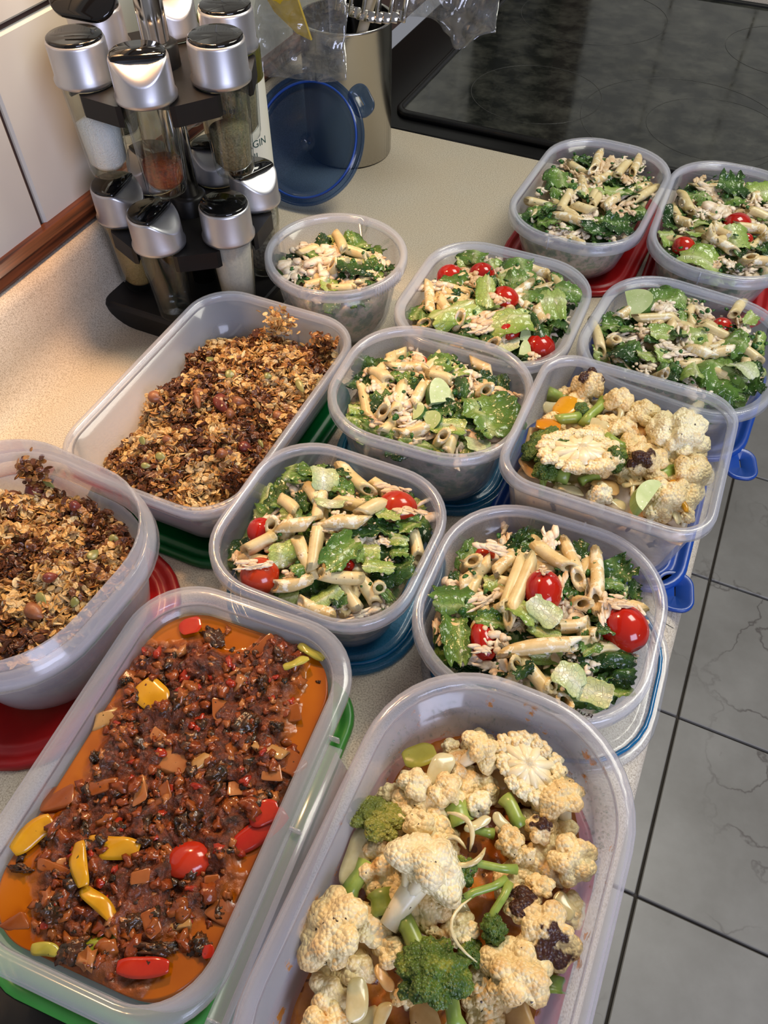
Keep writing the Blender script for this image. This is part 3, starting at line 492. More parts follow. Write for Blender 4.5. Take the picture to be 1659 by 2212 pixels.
('H','p',-.1753,.3192,.0595,-.1479,.3033,.0649),('H','p',-.1986,.2740,.0618,-.1841,.2676,.0649),('H','p',-.1717,.2473,.0675,-.1499,.2267,.0643),('H','p',-.1699,.2124,.0610,-.1516,.2238,.0647),
('H','p',-.1455,.2283,.0684,-.1222,.2363,.0669),('H','p',-.1307,.2313,.0614,-.1210,.2243,.0580),('H','p',-.1225,.2389,.0614,-.1104,.2311,.0570),('H','p',-.1501,.2101,.0595,-.1293,.2110,.0577),
('H','p',-.1993,.2297,.0601,-.1884,.2420,.0646),('H','p',-.1069,.2841,.0603,-.0983,.2716,.0586),('H','p',-.1503,.3159,.0584,-.1385,.3095,.0595),('H','p',-.1618,.2877,.0652,-.1490,.2887,.0649),
('H','p',-.1937,.2445,.0619,-.1902,.2532,.0634),('H','p',-.1170,.2466,.0612,-.1090,.2420,.0585),('H','p',-.1873,.2909,.0622,-.1768,.2827,.0648),('H','t',-.1994,.2482,.0610,.0190,.0172,-.6347,.0000),
('H','t',-.1830,.2155,.0635,.0233,.0264,.4288,.0000),('H','t',-.1252,.3002,.0659,.0255,.0219,.2504,.0000),('H','t',-.1360,.2446,.0644,.0108,.0083,.4288,.0000),
('H','l',-.1984,.2989,.0663,.0164,.0206,1.794,1.700),('H','l',-.1910,.3033,.0669,.0114,.0171,-.9564,2.000),('H','l',-.1775,.2963,.0726,.0166,.0167,-1.031,.5000),
('H','l',-.1629,.2971,.0675,.0147,.0151,.4293,2.100),('H','l',-.1699,.3111,.0656,.0124,.0069,-.0151,2.700),('H','l',-.1631,.2785,.0733,.0087,.0186,1.688,.4000),
('H','l',-.1861,.2648,.0646,.0134,.0092,.4291,1.300),('H','l',-.1860,.2777,.0640,.0148,.0104,-1.078,2.800),('H','l',-.1883,.2434,.0628,.0131,.0088,.4290,2.000),
('H','l',-.1396,.2461,.0740,.0294,.0162,1.421,2.200),('H','l',-.1736,.2344,.0674,.0146,.0186,-.8549,.9000),('H','l',-.1576,.2276,.0687,.0119,.0097,1.058,1.500),
('H','l',-.1598,.2095,.0574,.0125,.0102,.4286,1.000),('H','l',-.1375,.2193,.0634,.0184,.0122,.9407,1.200),('H','l',-.1296,.2215,.0619,.0123,.0086,-1.108,2.700),
('H','l',-.1361,.2699,.0656,.0181,.0075,.4290,2.800),('H','l',-.1268,.2573,.0671,.0148,.0157,.4289,.8000),('H','l',-.1256,.2883,.0702,.0136,.0127,-.0057,.7000),
('H','l',-.1157,.2497,.0682,.0175,.0094,.4288,1.200),('H','l',-.1135,.2736,.0661,.0121,.0074,.2133,1.200),('H','l',-.1096,.2674,.0643,.0109,.0110,.4289,1.700),
('H','l',-.1112,.2887,.0659,.0191,.0131,1.141,1.500),('H','l',-.1016,.2981,.0583,.0145,.0182,.4291,2.600),('H','l',-.1110,.3189,.0530,.0111,.0172,-.5890,1.200),
('H','l',-.1209,.3202,.0532,.0086,.0111,.4293,1.600),('H','l',-.1081,.2519,.0614,.0152,.0237,-1.004,2.800),('H','l',-.1029,.2621,.0613,.0144,.0109,-1.161,2.900),
('H','l',-.1263,.2800,.0664,.0202,.0098,-.1014,2.700),('H','l',-.1056,.2369,.0608,.0135,.0053,-.3521,2.200),('H','l',-.1991,.2708,.0618,.0094,.0121,.4292,2.400),
('H','l',-.1522,.2418,.0653,.0108,.0084,.4289,2.900),('H','l',-.1475,.3013,.0624,.0116,.0082,.4293,2.000),('H','l',-.1077,.2463,.0587,.0078,.0070,.4287,2.600),
('H','l',-.1794,.2272,.0612,.0089,.0096,.4288,2.800),('H','k',-.1330,.3111,.0663,.0147,.0082,.4293,.0000),('H','k',-.1864,.2379,.0623,.0120,.0074,.4289,.0000),
('H','k',-.1534,.2897,.0689,.0103,.0093,.4292,.0000),('H','k',-.1543,.2571,.0668,.0100,.0075,.4290,.0000),('H','k',-.1533,.2702,.0748,.0060,.0064,.4291,.0000),
('H','k',-.1212,.2712,.0630,.0080,.0075,.4290,.0000),('H','k',-.1027,.2593,.0582,.0089,.0083,.4288,.0000),('H','k',-.1165,.2953,.0711,.0164,.0052,.2067,.0000),
('H','k',-.1279,.2188,.0579,.0086,.0067,.4286,.0000),('H','k',-.1152,.2211,.0558,.0173,.0100,.6305,.0000),('H','k',-.1536,.2607,.0729,.0149,.0062,.4291,.0000),
('H','k',-.1839,.2161,.0715,.0144,.0070,.4288,.0000),('H','k',-.1061,.2358,.0567,.0102,.0068,-1.144,.0000),('H','k',-.1643,.2245,.0618,.0068,.0059,.4288,.0000),
('H','k',-.2026,.2246,.0560,.0123,.0090,-1.030,.0000),('H','k',-.1403,.2072,.0558,.0114,.0055,.4285,.0000),('H','k',-.1722,.2436,.0650,.0070,.0062,.4289,.0000),
('H','k',-.1129,.2577,.0611,.0072,.0049,-1.147,.0000),('I','p',-.0720,.2772,.0570,-.0635,.2848,.0588),('I','p',-.0659,.2608,.0591,-.0549,.2858,.0607),('I','p',-.0342,.2497,.0674,-.0357,.2904,.0662),
('I','p',-.0306,.2444,.0702,-.0296,.2905,.0697),('I','p',-.0305,.3052,.0670,-.0070,.2956,.0692),('I','p',-.0149,.3155,.0630,.0001,.2905,.0675),('I','p',.0054,.3145,.0630,.0138,.2789,.0681),
('I','p',-.0230,.2255,.0695,.0130,.2460,.0707),('I','p',-.0034,.2784,.0651,.0073,.2787,.0640),('I','p',-.0020,.2544,.0672,.0129,.2646,.0658),('I','p',.0389,.3043,.0536,.0400,.2958,.0549),
('I','p',-.0139,.2249,.0645,.0077,.2129,.0599),('I','p',-.0182,.2153,.0591,-.0161,.2265,.0618),('I','p',-.0034,.2256,.0612,.0059,.2225,.0597),('I','p',.0054,.2182,.0586,.0148,.2175,.0571),
('I','p',-.0426,.2535,.0637,-.0335,.2581,.0650),('I','p',.0112,.2649,.0640,.0192,.2631,.0627),('I','p',.0204,.2516,.0619,.0368,.2618,.0584),('I','p',-.0476,.2806,.0626,-.0424,.2919,.0621),
('I','p',.0105,.2633,.0641,.0191,.2521,.0622),('I','t',-.0171,.2720,.0749,.0255,.0204,-1.271,.0000),('I','t',.0341,.2715,.0681,.0275,.0265,-.7455,.0000),
('I','t',-.0391,.2300,.0651,.0231,.0134,-.9872,.0000),('I','t',-.0601,.2931,.0585,.0121,.0121,.4289,.0000),('I','l',-.0652,.2491,.0647,.0248,.0182,.4286,2.000),
('I','l',-.0549,.2261,.0616,.0329,.0142,-1.124,1.600),('I','l',-.0519,.2467,.0615,.0124,.0096,.4286,2.200),('I','l',-.0465,.2708,.0634,.0126,.0126,.4287,1.100),
('I','l',-.0392,.2431,.0662,.0172,.0116,.4285,1.600),('I','l',-.0243,.2521,.0743,.0190,.0128,-.2999,1.300),('I','l',-.0121,.2555,.0757,.0187,.0129,-.3068,.3000),
('I','l',-.0085,.2465,.0709,.0173,.0093,.0162,1.300),('I','l',-.0046,.3184,.0578,.0171,.0150,-.8369,2.600),('I','l',.0196,.3097,.0591,.0170,.0236,-.4601,2.600),
('I','l',.0203,.2986,.0634,.0147,.0076,.4287,1.900),('I','l',.0256,.2992,.0581,.0116,.0114,.4287,2.200),('I','l',.0333,.3065,.0547,.0141,.0085,-1.339,2.600),
('I','l',.0258,.3041,.0571,.0141,.0064,-1.330,.5000),('I','l',-.0007,.2886,.0639,.0168,.0201,.4287,2.800),('I','l',.0189,.2527,.0673,.0204,.0118,1.113,2.000),
('I','l',.0321,.2508,.0642,.0256,.0133,.4283,2.900),('I','l',.0379,.2440,.0599,.0176,.0120,.4282,2.700),('I','l',.0386,.2372,.0558,.0205,.0140,.4282,2.100),
('I','l',.0131,.2246,.0682,.0164,.0164,-.1787,.2000),('I','l',.0292,.2236,.0647,.0180,.0141,-.0734,.3000),('I','l',.0191,.2171,.0563,.0144,.0073,.4281,1.600),
('I','l',-.0242,.3197,.0635,.0077,.0083,.4290,2.200),('I','l',-.0341,.3093,.0597,.0121,.0095,.4289,2.700),('I','l',-.0439,.2897,.0622,.0086,.0079,.4288,2.900),
('I','l',-.0669,.2273,.0549,.0128,.0041,-1.186,2.900),('I','l',.0210,.2396,.0645,.0107,.0087,.4283,2.900),('I','l',-.0435,.2166,.0574,.0099,.0055,.4283,2.900),
('I','l',-.0249,.2168,.0593,.0098,.0076,.4282,2.900),('I','l',-.0120,.2190,.0680,.0079,.0114,-.7503,2.900),('I','l',.0236,.2619,.0718,.0099,.0080,.4285,2.900),
('I','l',.0447,.2846,.0550,.0072,.0041,-1.347,2.800),('I','l',-.0714,.2663,.0576,.0102,.0064,-1.200,2.900),('I','l',-.0023,.2341,.0628,.0167,.0077,.4283,1.000),
('I','l',-.0064,.2979,.0628,.0085,.0078,.4288,2.900),('I','k',-.0247,.3116,.0678,.0149,.0098,-1.275,.0000),('I','k',-.0523,.2928,.0663,.0181,.0094,.1022,.0000),
('I','k',-.0454,.2875,.0622,.0065,.0078,.4288,.0000),('I','k',-.0481,.2568,.0630,.0164,.0094,.8190,.0000),('I','k',-.0085,.2782,.0754,.0110,.0051,-1.284,.0000),
('I','k',.0086,.2866,.0631,.0137,.0063,-1.305,.0000),('I','k',.0206,.2728,.0722,.0153,.0070,-1.318,.0000),('I','k',-.0316,.2315,.0682,.0109,.0112,.4284,.0000),
('I','k',-.0379,.2185,.0586,.0129,.0110,.4283,.0000),('I','k',-.0667,.2308,.0557,.0141,.0082,-1.188,.0000),('I','k',-.0361,.2224,.0678,.0108,.0055,.4284,.0000),
('I','k',.0110,.2410,.0624,.0059,.0066,.4283,.0000),('I','k',.0040,.2714,.0648,.0092,.0084,.4286,.0000),('I','k',-.0036,.2714,.0655,.0062,.0072,.4286,.0000),
('I','k',.0409,.2834,.0663,.0085,.0046,-.8557,.0000),('I','k',-.0252,.2177,.0595,.0098,.0076,.4283,.0000),('I','k',.0262,.2788,.0767,.0145,.0049,.2180,.0000),
('I','k',-.0234,.2472,.0649,.0091,.0081,.4285,.0000),('I','k',-.0058,.2478,.0649,.0150,.0069,.4284,.0000),('I','k',.0431,.2591,.0565,.0080,.0068,.4283,.0000),
('I','k',.0201,.2392,.0646,.0107,.0076,.4283,.0000),('I','k',-.0145,.2137,.0586,.0068,.0053,.4282,.0000),('I','k',-.0597,.2361,.0584,.0062,.0071,.4285,.0000),
('I','k',-.0203,.2776,.0835,.0061,.0049,.4288,.0000),('G','q',-.0266,.3839,.0800,.0500,.0416,-1.171,2.000),('G','q',.0311,.4399,.0719,.0714,.0385,1.421,.0000),
('G','q',-.0397,.4582,.0715,.0350,.0205,-1.123,1.000),('G','q',-.0146,.4490,.0733,.0266,.0207,-1.329,.0000),('G','q',.0025,.4476,.0698,.0249,.0234,-1.462,.0000),
('G','q',-.0059,.4221,.0743,.0216,.0188,-1.332,.0000),('G','q',.0116,.3984,.0780,.0329,.0213,1.434,3.000),('G','q',.0459,.4061,.0674,.0223,.0295,2.371,.0000),
('G','q',-.0046,.3620,.0689,.0220,.0157,-.8772,.0000),('G','q',.0331,.3768,.0700,.0227,.0270,1.912,.0000),('G','q',.0529,.3729,.0617,.0159,.0100,-1.381,.0000),
('G','q',.0295,.3633,.0657,.0158,.0099,-1.353,.0000),('G','q',-.0593,.4597,.0600,.0182,.0139,-.8925,.0000),('G','q',-.0293,.3627,.0593,.0172,.0150,.4293,.0000),
('G','q',.0238,.3917,.0719,.0136,.0168,-2.712,.0000),('G','b',-.0522,.3879,.0714,.0163,.0322,-.0589,.0000),('G','b',-.0445,.3641,.0689,.0258,.0159,-1.271,.0000),
('G','b',-.0040,.3895,.0781,.0225,.0167,1.319,.0000),('G','b',-.0403,.4320,.0694,.0109,.0157,.4299,.0000),('G','s',-.0291,.4356,.0708,.0315,.0093,1.349,.0000),
('G','s',-.0080,.4062,.0750,.0152,.0112,-.3172,.0000),('G','s',-.0157,.3720,.0710,.0138,.0070,.8478,.0000),('G','s',-.0450,.4221,.0696,.0165,.0100,.6646,.0000),
('G','s',-.0612,.4528,.0600,.0140,.0129,-.0861,1.000),('G','y',-.0498,.4335,.0710,.0216,.0150,1.367,.0000),('G','y',-.0556,.4086,.0715,.0176,.0119,.1803,1.000),
('G','y',.0452,.3782,.0711,.0187,.0035,-1.099,.0000),('G','y',.0367,.3854,.0745,.0101,.0047,-1.239,1.000),('G','z',.0199,.3649,.0798,.0360,.0119,1.358,.0000),
('G','o',-.0604,.4351,.0636,.0122,.0090,.1754,.0000),('G','o',-.0198,.4371,.0716,.0297,.0066,-1.133,.0000),('G','o',-.0223,.4188,.0737,.0212,.0109,-.6427,.0000),
('G','o',-.0037,.3702,.0709,.0189,.0164,-.2888,1.000),('G','o',.0051,.3752,.0716,.0222,.0056,-.7194,.0000),('G','o',.0129,.3801,.0719,.0178,.0058,.6470,.0000),
('G','o',.0427,.3745,.0651,.0233,.0073,-1.165,.0000),('G','o',-.0565,.3729,.0637,.0226,.0108,-.8380,1.000),('G','o',-.0633,.3935,.0645,.0331,.0106,1.696,1.000),
('G','o',.0061,.4670,.0677,.0183,.0146,-.2327,1.000),('G','o',-.0245,.3607,.0674,.0187,.0090,-.0434,.0000),('G','o',.0070,.3615,.0683,.0137,.0086,-.5056,.0000),
('J','q',-.0217,.0920,.0849,.0375,.0329,-1.806,.0000),('J','q',-.0496,.0566,.0743,.0221,.0320,.0368,.0000),('J','q',-.0187,.1628,.0718,.0221,.0194,-2.365,.0000),
('J','q',.0072,.1656,.0716,.0351,.0331,-2.212,2.000),('J','q',-.0425,.1332,.0681,.0190,.0170,-1.168,.0000),('J','q',-.0255,.1362,.0691,.0186,.0191,-3.066,.0000),
('J','q',.0275,.1578,.0701,.0213,.0241,-.7259,.0000),('J','q',.0407,.1314,.0724,.0221,.0215,2.837,.0000),('J','q',.0392,.0938,.0775,.0201,.0258,2.065,1.000),
('J','q',.0252,.1017,.0766,.0112,.0166,-.6628,1.000),('J','q',.0316,.0736,.0776,.0246,.0281,-1.249,.0000),('J','q',-.0314,.1166,.0721,.0174,.0139,.9307,.0000),
('J','q',.0104,.1273,.0729,.0177,.0128,2.464,.0000),('J','q',-.0093,.1385,.0683,.0111,.0124,1.413,.0000),('J','q',.0168,.1210,.0708,.0232,.0095,-2.394,.0000),
('J','q',.0029,.0810,.0718,.0104,.0152,-.6160,.0000),('J','q',.0503,.1145,.0628,.0083,.0145,-2.714,.0000),('J','q',-.0356,.0673,.0664,.0123,.0199,-1.328,.0000),
('J','q',-.0060,.0744,.0719,.0133,.0064,.4272,.0000),('J','q',-.0097,.0475,.0666,.0096,.0112,-.9576,.0000),('J','q',-.0562,.1295,.0583,.0133,.0123,-.6201,.0000),
('J','q',.0223,.1370,.0722,.0177,.0125,-1.266,1.000),('J','q',.0303,.1122,.0769,.0093,.0118,-1.268,.0000),('J','q',-.0325,.1641,.0596,.0127,.0087,.4279,.0000),
('J','q',.0245,.0834,.0652,.0134,.0079,.4271,.0000),('J','b',-.0530,.1105,.0670,.0162,.0274,-1.318,1.000),('J','b',-.0041,.1035,.0755,.0111,.0128,.5890,.0000),
('J','b',.0165,.0863,.0765,.0154,.0121,1.721,.0000),('J','b',-.0017,.0579,.0813,.0221,.0311,-.7810,.0000),('J','b',.0110,.0741,.0732,.0091,.0132,-1.771,.0000),
('J','s',-.0500,.0815,.0649,.0168,.0102,1.457,.0000),('J','s',-.0655,.1088,.0585,.0117,.0110,1.123,1.000),('J','s',.0059,.1105,.0767,.0256,.0048,.3449,.0000),
('J','s',.0069,.0994,.0782,.0238,.0045,.8213,.0000),('J','s',.0153,.0968,.0785,.0207,.0047,1.455,.0000),('J','s',-.0164,.0693,.0733,.0153,.0104,-.5857,.0000),
('J','s',.0081,.1418,.0694,.0157,.0092,-.6902,.0000),('J','s',-.0163,.1294,.0669,.0085,.0140,-.8397,.0000),('J','s',-.0344,.0768,.0669,.0093,.0138,-.9521,.0000),
('J','s',.0472,.0782,.0611,.0046,.0159,-1.274,.0000),('J','s',.0108,.0501,.0761,.0141,.0084,-.8884,.0000),('J','s',-.0030,.1263,.0697,.0114,.0057,.2570,.0000),
('J','o',-.0596,.0927,.0655,.0301,.0106,1.564,.0000),('J','o',-.0330,.1466,.0704,.0198,.0099,1.363,.0000),('J','o',-.0133,.1195,.0761,.0207,.0039,-.6488,.0000),
('J','o',-.0060,.1105,.0781,.0197,.0043,.7524,.0000),('J','o',-.0060,.1277,.0736,.0147,.0046,.8397,.0000),('J','o',.0083,.0807,.0855,.0254,.0024,-1.118,.0000),
('J','o',-.0283,.0367,.0717,.0174,.0085,1.815,2.000),('J','o',-.0209,.0493,.0699,.0125,.0050,-.5565,1.000),('J','o',.0042,.1337,.0727,.0109,.0050,-.4869,.0000),
('J','o',.0436,.1113,.0673,.0130,.0066,-.8931,.0000),('J','o',-.0130,.1112,.0748,.0131,.0036,.4275,.0000),('J','o',-.0159,.0363,.0692,.0120,.0057,1.399,.0000),
('J','y',-.0468,.1517,.0623,.0179,.0127,.6935,2.000),('J','y',.0149,.0907,.0687,.0072,.0041,.4272,.0000),('K','y',-.1980,.1223,.0600,.0202,.0154,-.3771,.0000),
('K','y',-.2114,.0307,.0580,.0221,.0101,1.234,.0000),('K','y',-.1671,.0456,.0600,.0264,.0099,.2667,.0000),('K','y',-.1751,.0322,.0620,.0215,.0075,-.8235,.0000),
('K','y',-.1575,.0221,.0600,.0228,.0064,-.2217,.0000),('K','y',-.1266,.1888,.0550,.0182,.0050,-.1313,3.000),('K','y',-.1321,.1718,.0580,.0154,.0051,.8194,2.000),
('K','y',-.1694,-.0101,.0540,.0129,.0054,.2800,3.000),('K','r',-.1018,.0827,.0590,.0309,.0103,1.050,.0000),('K','r',-.1001,.0910,.0580,.0155,.0103,.7771,.0000),
('K','r',-.2023,.1686,.0560,.0109,.0121,-.9930,.0000),('K','r',-.1231,.0085,.0570,.0236,.0077,.4271,1.000),('K','r',-.0997,.0263,.0560,.0056,.0052,-1.007,.0000),
('K','t',-.1308,.0569,.0560,.0202,.0245,-.9912,1.000),('K','g',-.1488,.0058,.0570,.0138,.0170,-.7400,.0000),('K','g',-.1450,.0127,.0570,.0147,.0096,.4272,1.000),
('K','n',-.1665,.0957,.0600,.0147,.0142,1.620,.0000),('K','n',-.1811,.1034,.0600,.0113,.0075,.2520,.0000),('K','n',-.1712,.0740,.0600,.0117,.0070,-.9535,.0000),
('K','n',-.1607,.0789,.0600,.0105,.0070,-.9706,1.000),('K','n',-.1508,.1014,.0620,.0100,.0077,1.201,2.000),('K','n',-.1031,.0441,.0580,.0119,.0106,-.3338,1.000),
('K','n',-.1893,-.0009,.0550,.0101,.0068,.9766,1.000),('K','n',-.1218,.1215,.0600,.0071,.0164,1.558,2.000),('K','n',-.1052,.1219,.0580,.0125,.0128,-.4140,1.000),
('K','n',-.1141,.1112,.0580,.0083,.0072,.4278,.0000),('K','n',-.1455,.0395,.0600,.0076,.0062,.4274,1.000),('K','n',-.2218,.1021,.0580,.0128,.0086,.8296,2.000),
('K','n',-.1148,.0535,.0600,.0065,.0051,.4274,1.000),('K','n',-.1866,.0253,.0600,.0056,.0203,1.656,1.000),('K','n',-.1830,.0292,.0600,.0074,.0142,-.8978,.0000),
('K','n',-.1824,.1365,.0580,.0089,.0056,.4282,1.000),('K','n',-.1556,.1734,.0560,.0143,.0090,1.030,1.000),('K','n',-.1924,.0682,.0600,.0135,.0062,.6092,1.000),
('K','n',-.1192,.0304,.0580,.0095,.0058,.4272,2.000),('K','n',-.1298,.0256,.0580,.0100,.0072,-.7825,1.000),('K','n',-.2139,.1267,.0580,.0124,.0066,.0749,1.000),
('K','n',-.1207,.1454,.0580,.0099,.0079,.4280,1.000),('K','n',-.1582,.1316,.0600,.0147,.0075,-1.016,1.000),('K','n',-.2130,.0532,.0580,.0139,.0131,.4277,1.000),
('K','n',-.1255,.0982,.0580,.0129,.0094,.4277,.0000),('K','d',-.1415,.1278,.0600,.0147,.0189,-.5591,.0000),('K','d',-.2042,.0799,.0600,.0072,.0075,.4279,.0000),
('K','d',-.1399,.0999,.0600,.0136,.0100,.7962,.0000),('K','d',-.1383,.0223,.0600,.0097,.0123,-.4463,.0000),('K','d',-.2177,.1234,.0580,.0089,.0071,.4282,.0000),
('K','d',-.1569,.0008,.0590,.0108,.0169,-.7249,.0000),('K','d',-.1223,.0174,.0600,.0207,.0065,.4271,.0000),('K','d',-.1060,.0272,.0580,.0120,.0094,1.124,.0000),
('K','d',-.1864,.1686,.0570,.0161,.0125,-.1129,.0000),('K','d',-.1442,.1539,.0580,.0083,.0064,-1.049,.0000),('K','d',-.1753,.0097,.0600,.0089,.0085,-.8879,.0000),
('K','d',-.1967,.1330,.0580,.0064,.0057,.4282,.0000),('K','d',-.1430,.0708,.0600,.0134,.0091,-.9861,.0000),('K','d',-.1241,.1338,.0580,.0086,.0064,.4280,.0000),
('K','d',-.2030,.0192,.0550,.0138,.0041,.2709,.0000),('K','d',-.1558,.0542,.0600,.0101,.0065,.4275,.0000),('L','u',-.3022,.2802,.0542,.0083,.0064,.1008,.0000),
('L','u',-.3060,.2680,.0514,.0076,.0052,.4295,.0000),('L','u',-.2449,.3850,.0501,.0144,.0061,-.7095,.0000),('L','u',-.3012,.3741,.0601,.0083,.0084,.4303,.0000),
('L','u',-.3361,.3959,.0530,.0078,.0065,1.218,.0000),('L','u',-.2712,.3823,.0572,.0069,.0062,.4302,.0000),('L','u',-.3255,.2898,.0534,.0093,.0051,-.7160,.0000),
('L','u',-.2438,.3222,.0505,.0087,.0036,-.6647,.0000),('L','a',-.3525,.3310,.0494,.0132,.0119,.1911,.0000),('L','a',-.2913,.3455,.0619,.0210,.0143,-.6571,1.000),
('L','a',-.3139,.3492,.0601,.0123,.0101,.9538,.0000),('L','a',-.3061,.3361,.0605,.0158,.0066,-.8797,.0000),('L','a',-.2760,.3467,.0595,.0107,.0097,.4300,.0000),
('L','a',-.3083,.2979,.0569,.0103,.0085,-.0053,.0000),('L','a',-.2523,.3142,.0525,.0104,.0107,.4296,1.000),('L','a',-.2414,.3557,.0506,.0108,.0096,.6784,.0000),
('L','a',-.2749,.3332,.0590,.0079,.0094,.4299,.0000),('L','a',-.2599,.2972,.0525,.0090,.0087,.4295,.0000),('M','u',-.2735,.1778,.0796,.0097,.0067,1.570,.0000),
('M','u',-.2631,.1463,.0756,.0057,.0069,.4286,.0000),('M','u',-.2809,.1390,.0817,.0121,.0061,-.4913,.0000),('M','u',-.3432,.2181,.0733,.0120,.0044,-.1364,.0000),
('M','u',-.2742,.1960,.0760,.0071,.0065,.4290,.0000),('M','a',-.2792,.1308,.0807,.0144,.0106,-.0862,.0000),('M','a',-.3625,.2027,.0745,.0129,.0088,.4293,.0000),
('M','a',-.2867,.1343,.0811,.0081,.0085,-.8688,.0000),('M','a',-.3100,.2054,.0778,.0084,.0083,.4292,1.000),('M','a',-.2853,.1531,.0818,.0099,.0075,.8863,1.000),
('M','a',-.3570,.2210,.0787,.0142,.0182,.4295,2.000),
]

NAME = dict(A='far tub by the cooktop', B='far right tub', C='round tub', D='tomato-topped salad tub', E='right edge salad tub',
            F='middle salad tub', G='square cauliflower tub', H='salad tub behind the stew', I='front right salad tub', J='large vegetable tub', K='stew tub', L='rectangular granola tub', M='tall granola tub')
LAB = dict(A='clear tub of pasta salad on a red lid beside the cooktop, left of two', B='clear tub of pasta salad on a red lid in the far right corner',
           C='round clear tub of pasta salad beside the spice rack', D='squarish clear tub of tomato-topped salad right of the round tub',
           E='clear salad tub on a blue lid overhanging the counter at the right edge', F='squarish clear tub of pasta salad in the middle of the counter',
           G='square clear tub of roasted cauliflower and broccoli on a blue lid', H='squarish clear tub of pasta salad directly behind the stew',
           I='squarish clear salad tub behind the large roast vegetable tub', J='large hazy tub of roast cauliflower and broccoli, sauce flecks on its walls',
           K='long clear clip-lock tub full of orange-red stew', L='rectangular frosted tub of granola below the spice rack', M='tall oval frosted tub of granola cut by the left edge')
def tub_profiles(k):
    h = CON[k][6]; b = .012
    if k in 'ABCDEFGHIJ':
        lip = .0048 if k in 'ABC' else .0042; sk = .0085; tap = .012
        if k == 'J': tap = .016; sk = .014; lip = .006
        if k == 'A' or k == 'B': sk = .011
    elif k == 'K': lip = .0085; sk = .005; tap = .004
    elif k == 'L': lip = .0040; sk = .009; tap = .012
    else: lip = .0060; sk = .024; tap = .010
    i0 = lip + .0018; z0 = .0055
    rim = [(.0010, h - sk), (0, h - sk), (.0002, h - .0018), (.0014, h - .0002), (lip, h), (i0, h - .0015), (i0 + .0004, h - .0065), (i0 - .0007, h - .0065), (lip - .0004, h - .0024), (.0020, h - .0024), (.0012, h - .0045)]
    if k == 'M': rim = [(.0010, h - sk), (0, h - sk), (.0015, h - .013), (.0045, h - .012), (.0048, h), (.0058, h + .0004), (.0068, h - .001), (.0078, h - .03), (.0066, h - .03), (.006, h - .012), (.003, h - .0135)]
    if k in 'DE': rim = rim[:5] + [(lip + .0006, h - .0018), (i0 + .0024, h - .0028), (i0 + .0030, h - .0065), (i0 + .0018, h - .0065), (lip, h - .0036)] + rim[9:]
    w0 = i0 + .0002 + (.0026 if k in 'DE' else 0) + (.002 if k == 'M' else 0)
    zt = h - (.0058 if k != 'M' else .028); t = .0010
    body = [(w0, zt), (w0 + tap * .8, z0 + .014), (w0 + tap, z0 + .008), (w0 + tap + .004, z0 + .003), (w0 + tap + .011, z0 + .0012), (w0 + tap + .03, z0 + .0012), (a_min(k) - .004, z0 + .0014),
            (a_min(k) - .004, z0), (w0 + tap + .011, z0), (w0 + tap + .0035, z0 + .0015), (w0 + tap - t - .0006, z0 + .008), (w0 + tap * .8 - t, z0 + .014), (w0 - t, zt)]
    return rim, body, w0, tap
def a_min(k): return min(CON[k][2], CON[k][3])
IN = {}
for k in CON:
    cx, cy, a, b, r, th, h = CON[k]; rim, body, w0, tap = tub_profiles(k); IN[k] = (w0, tap)
    e = empty('storage_tub', (cx, cy, 0), th, label=LAB[k], cat='food container')
    V, F = sweep(a, b, r, body, 10 if k != 'C' else 14); F.append(tuple(range(6 * 4 * ((10 if k != 'C' else 14) + 1), 7 * 4 * ((10 if k != 'C' else 14) + 1)))[::-1])
    obj('body', mesh('tub_body', V, F, [{'J': 'plastic_stain', 'L': 'plastic_haze', 'K': 'plastic_haze', 'M': 'plastic_haze'}.get(k, 'plastic')]), e)
    V, F = sweep(a, b, r, rim, 10 if k != 'C' else 14); obj('rim', mesh('tub_rim', V, F, ['plastic_rim']), e)
    if k in 'ABI':  # moulded marks on the rim
        for s in (-1, 1):
            V, F = box(.0012, .0012, .012); obj('rim_mark', mesh('rim_mark', V, F, ['plastic_rim']), e, loc=(.01 * s, s * (b - .0004) * 1, h - .007))
    if k == 'C':
        for q in range(12):
            V, F = box(.0009, .0014, .009); o = obj('grip_rib', mesh('grip_rib', V, F, ['plastic_rim']), e); t = -.55 + q * .045; o.location = (a * math.cos(t), a * math.sin(t), h - .0055); o.rotation_euler.z = t + PI / 2
    if k == 'K':    # locking flap hanging from the right long side, and small hinge tabs
        V, F = box(.0012, .150, .028, .0004, 1); o = obj('locking_flap', mesh('locking_flap', V, F, ['plastic_rim']), e, loc=(a + .0085, -.035, h - .018)); o.rotation_euler.y = -.25
        V, F = box(.010, .154, .0012, .0004, 1); obj('flap_hinge', mesh('flap_hinge', V, F, ['plastic_rim']), e, loc=(a + .003, -.035, h - .0035))
        for y in (.045, -.005, -.09):
            V, F = box(.006, .0012, .006, .0003, 1); obj('hinge_tab', mesh('hinge_tab', V, F, ['plastic_rim']), e, loc=(a + .002, y, h - .0015))
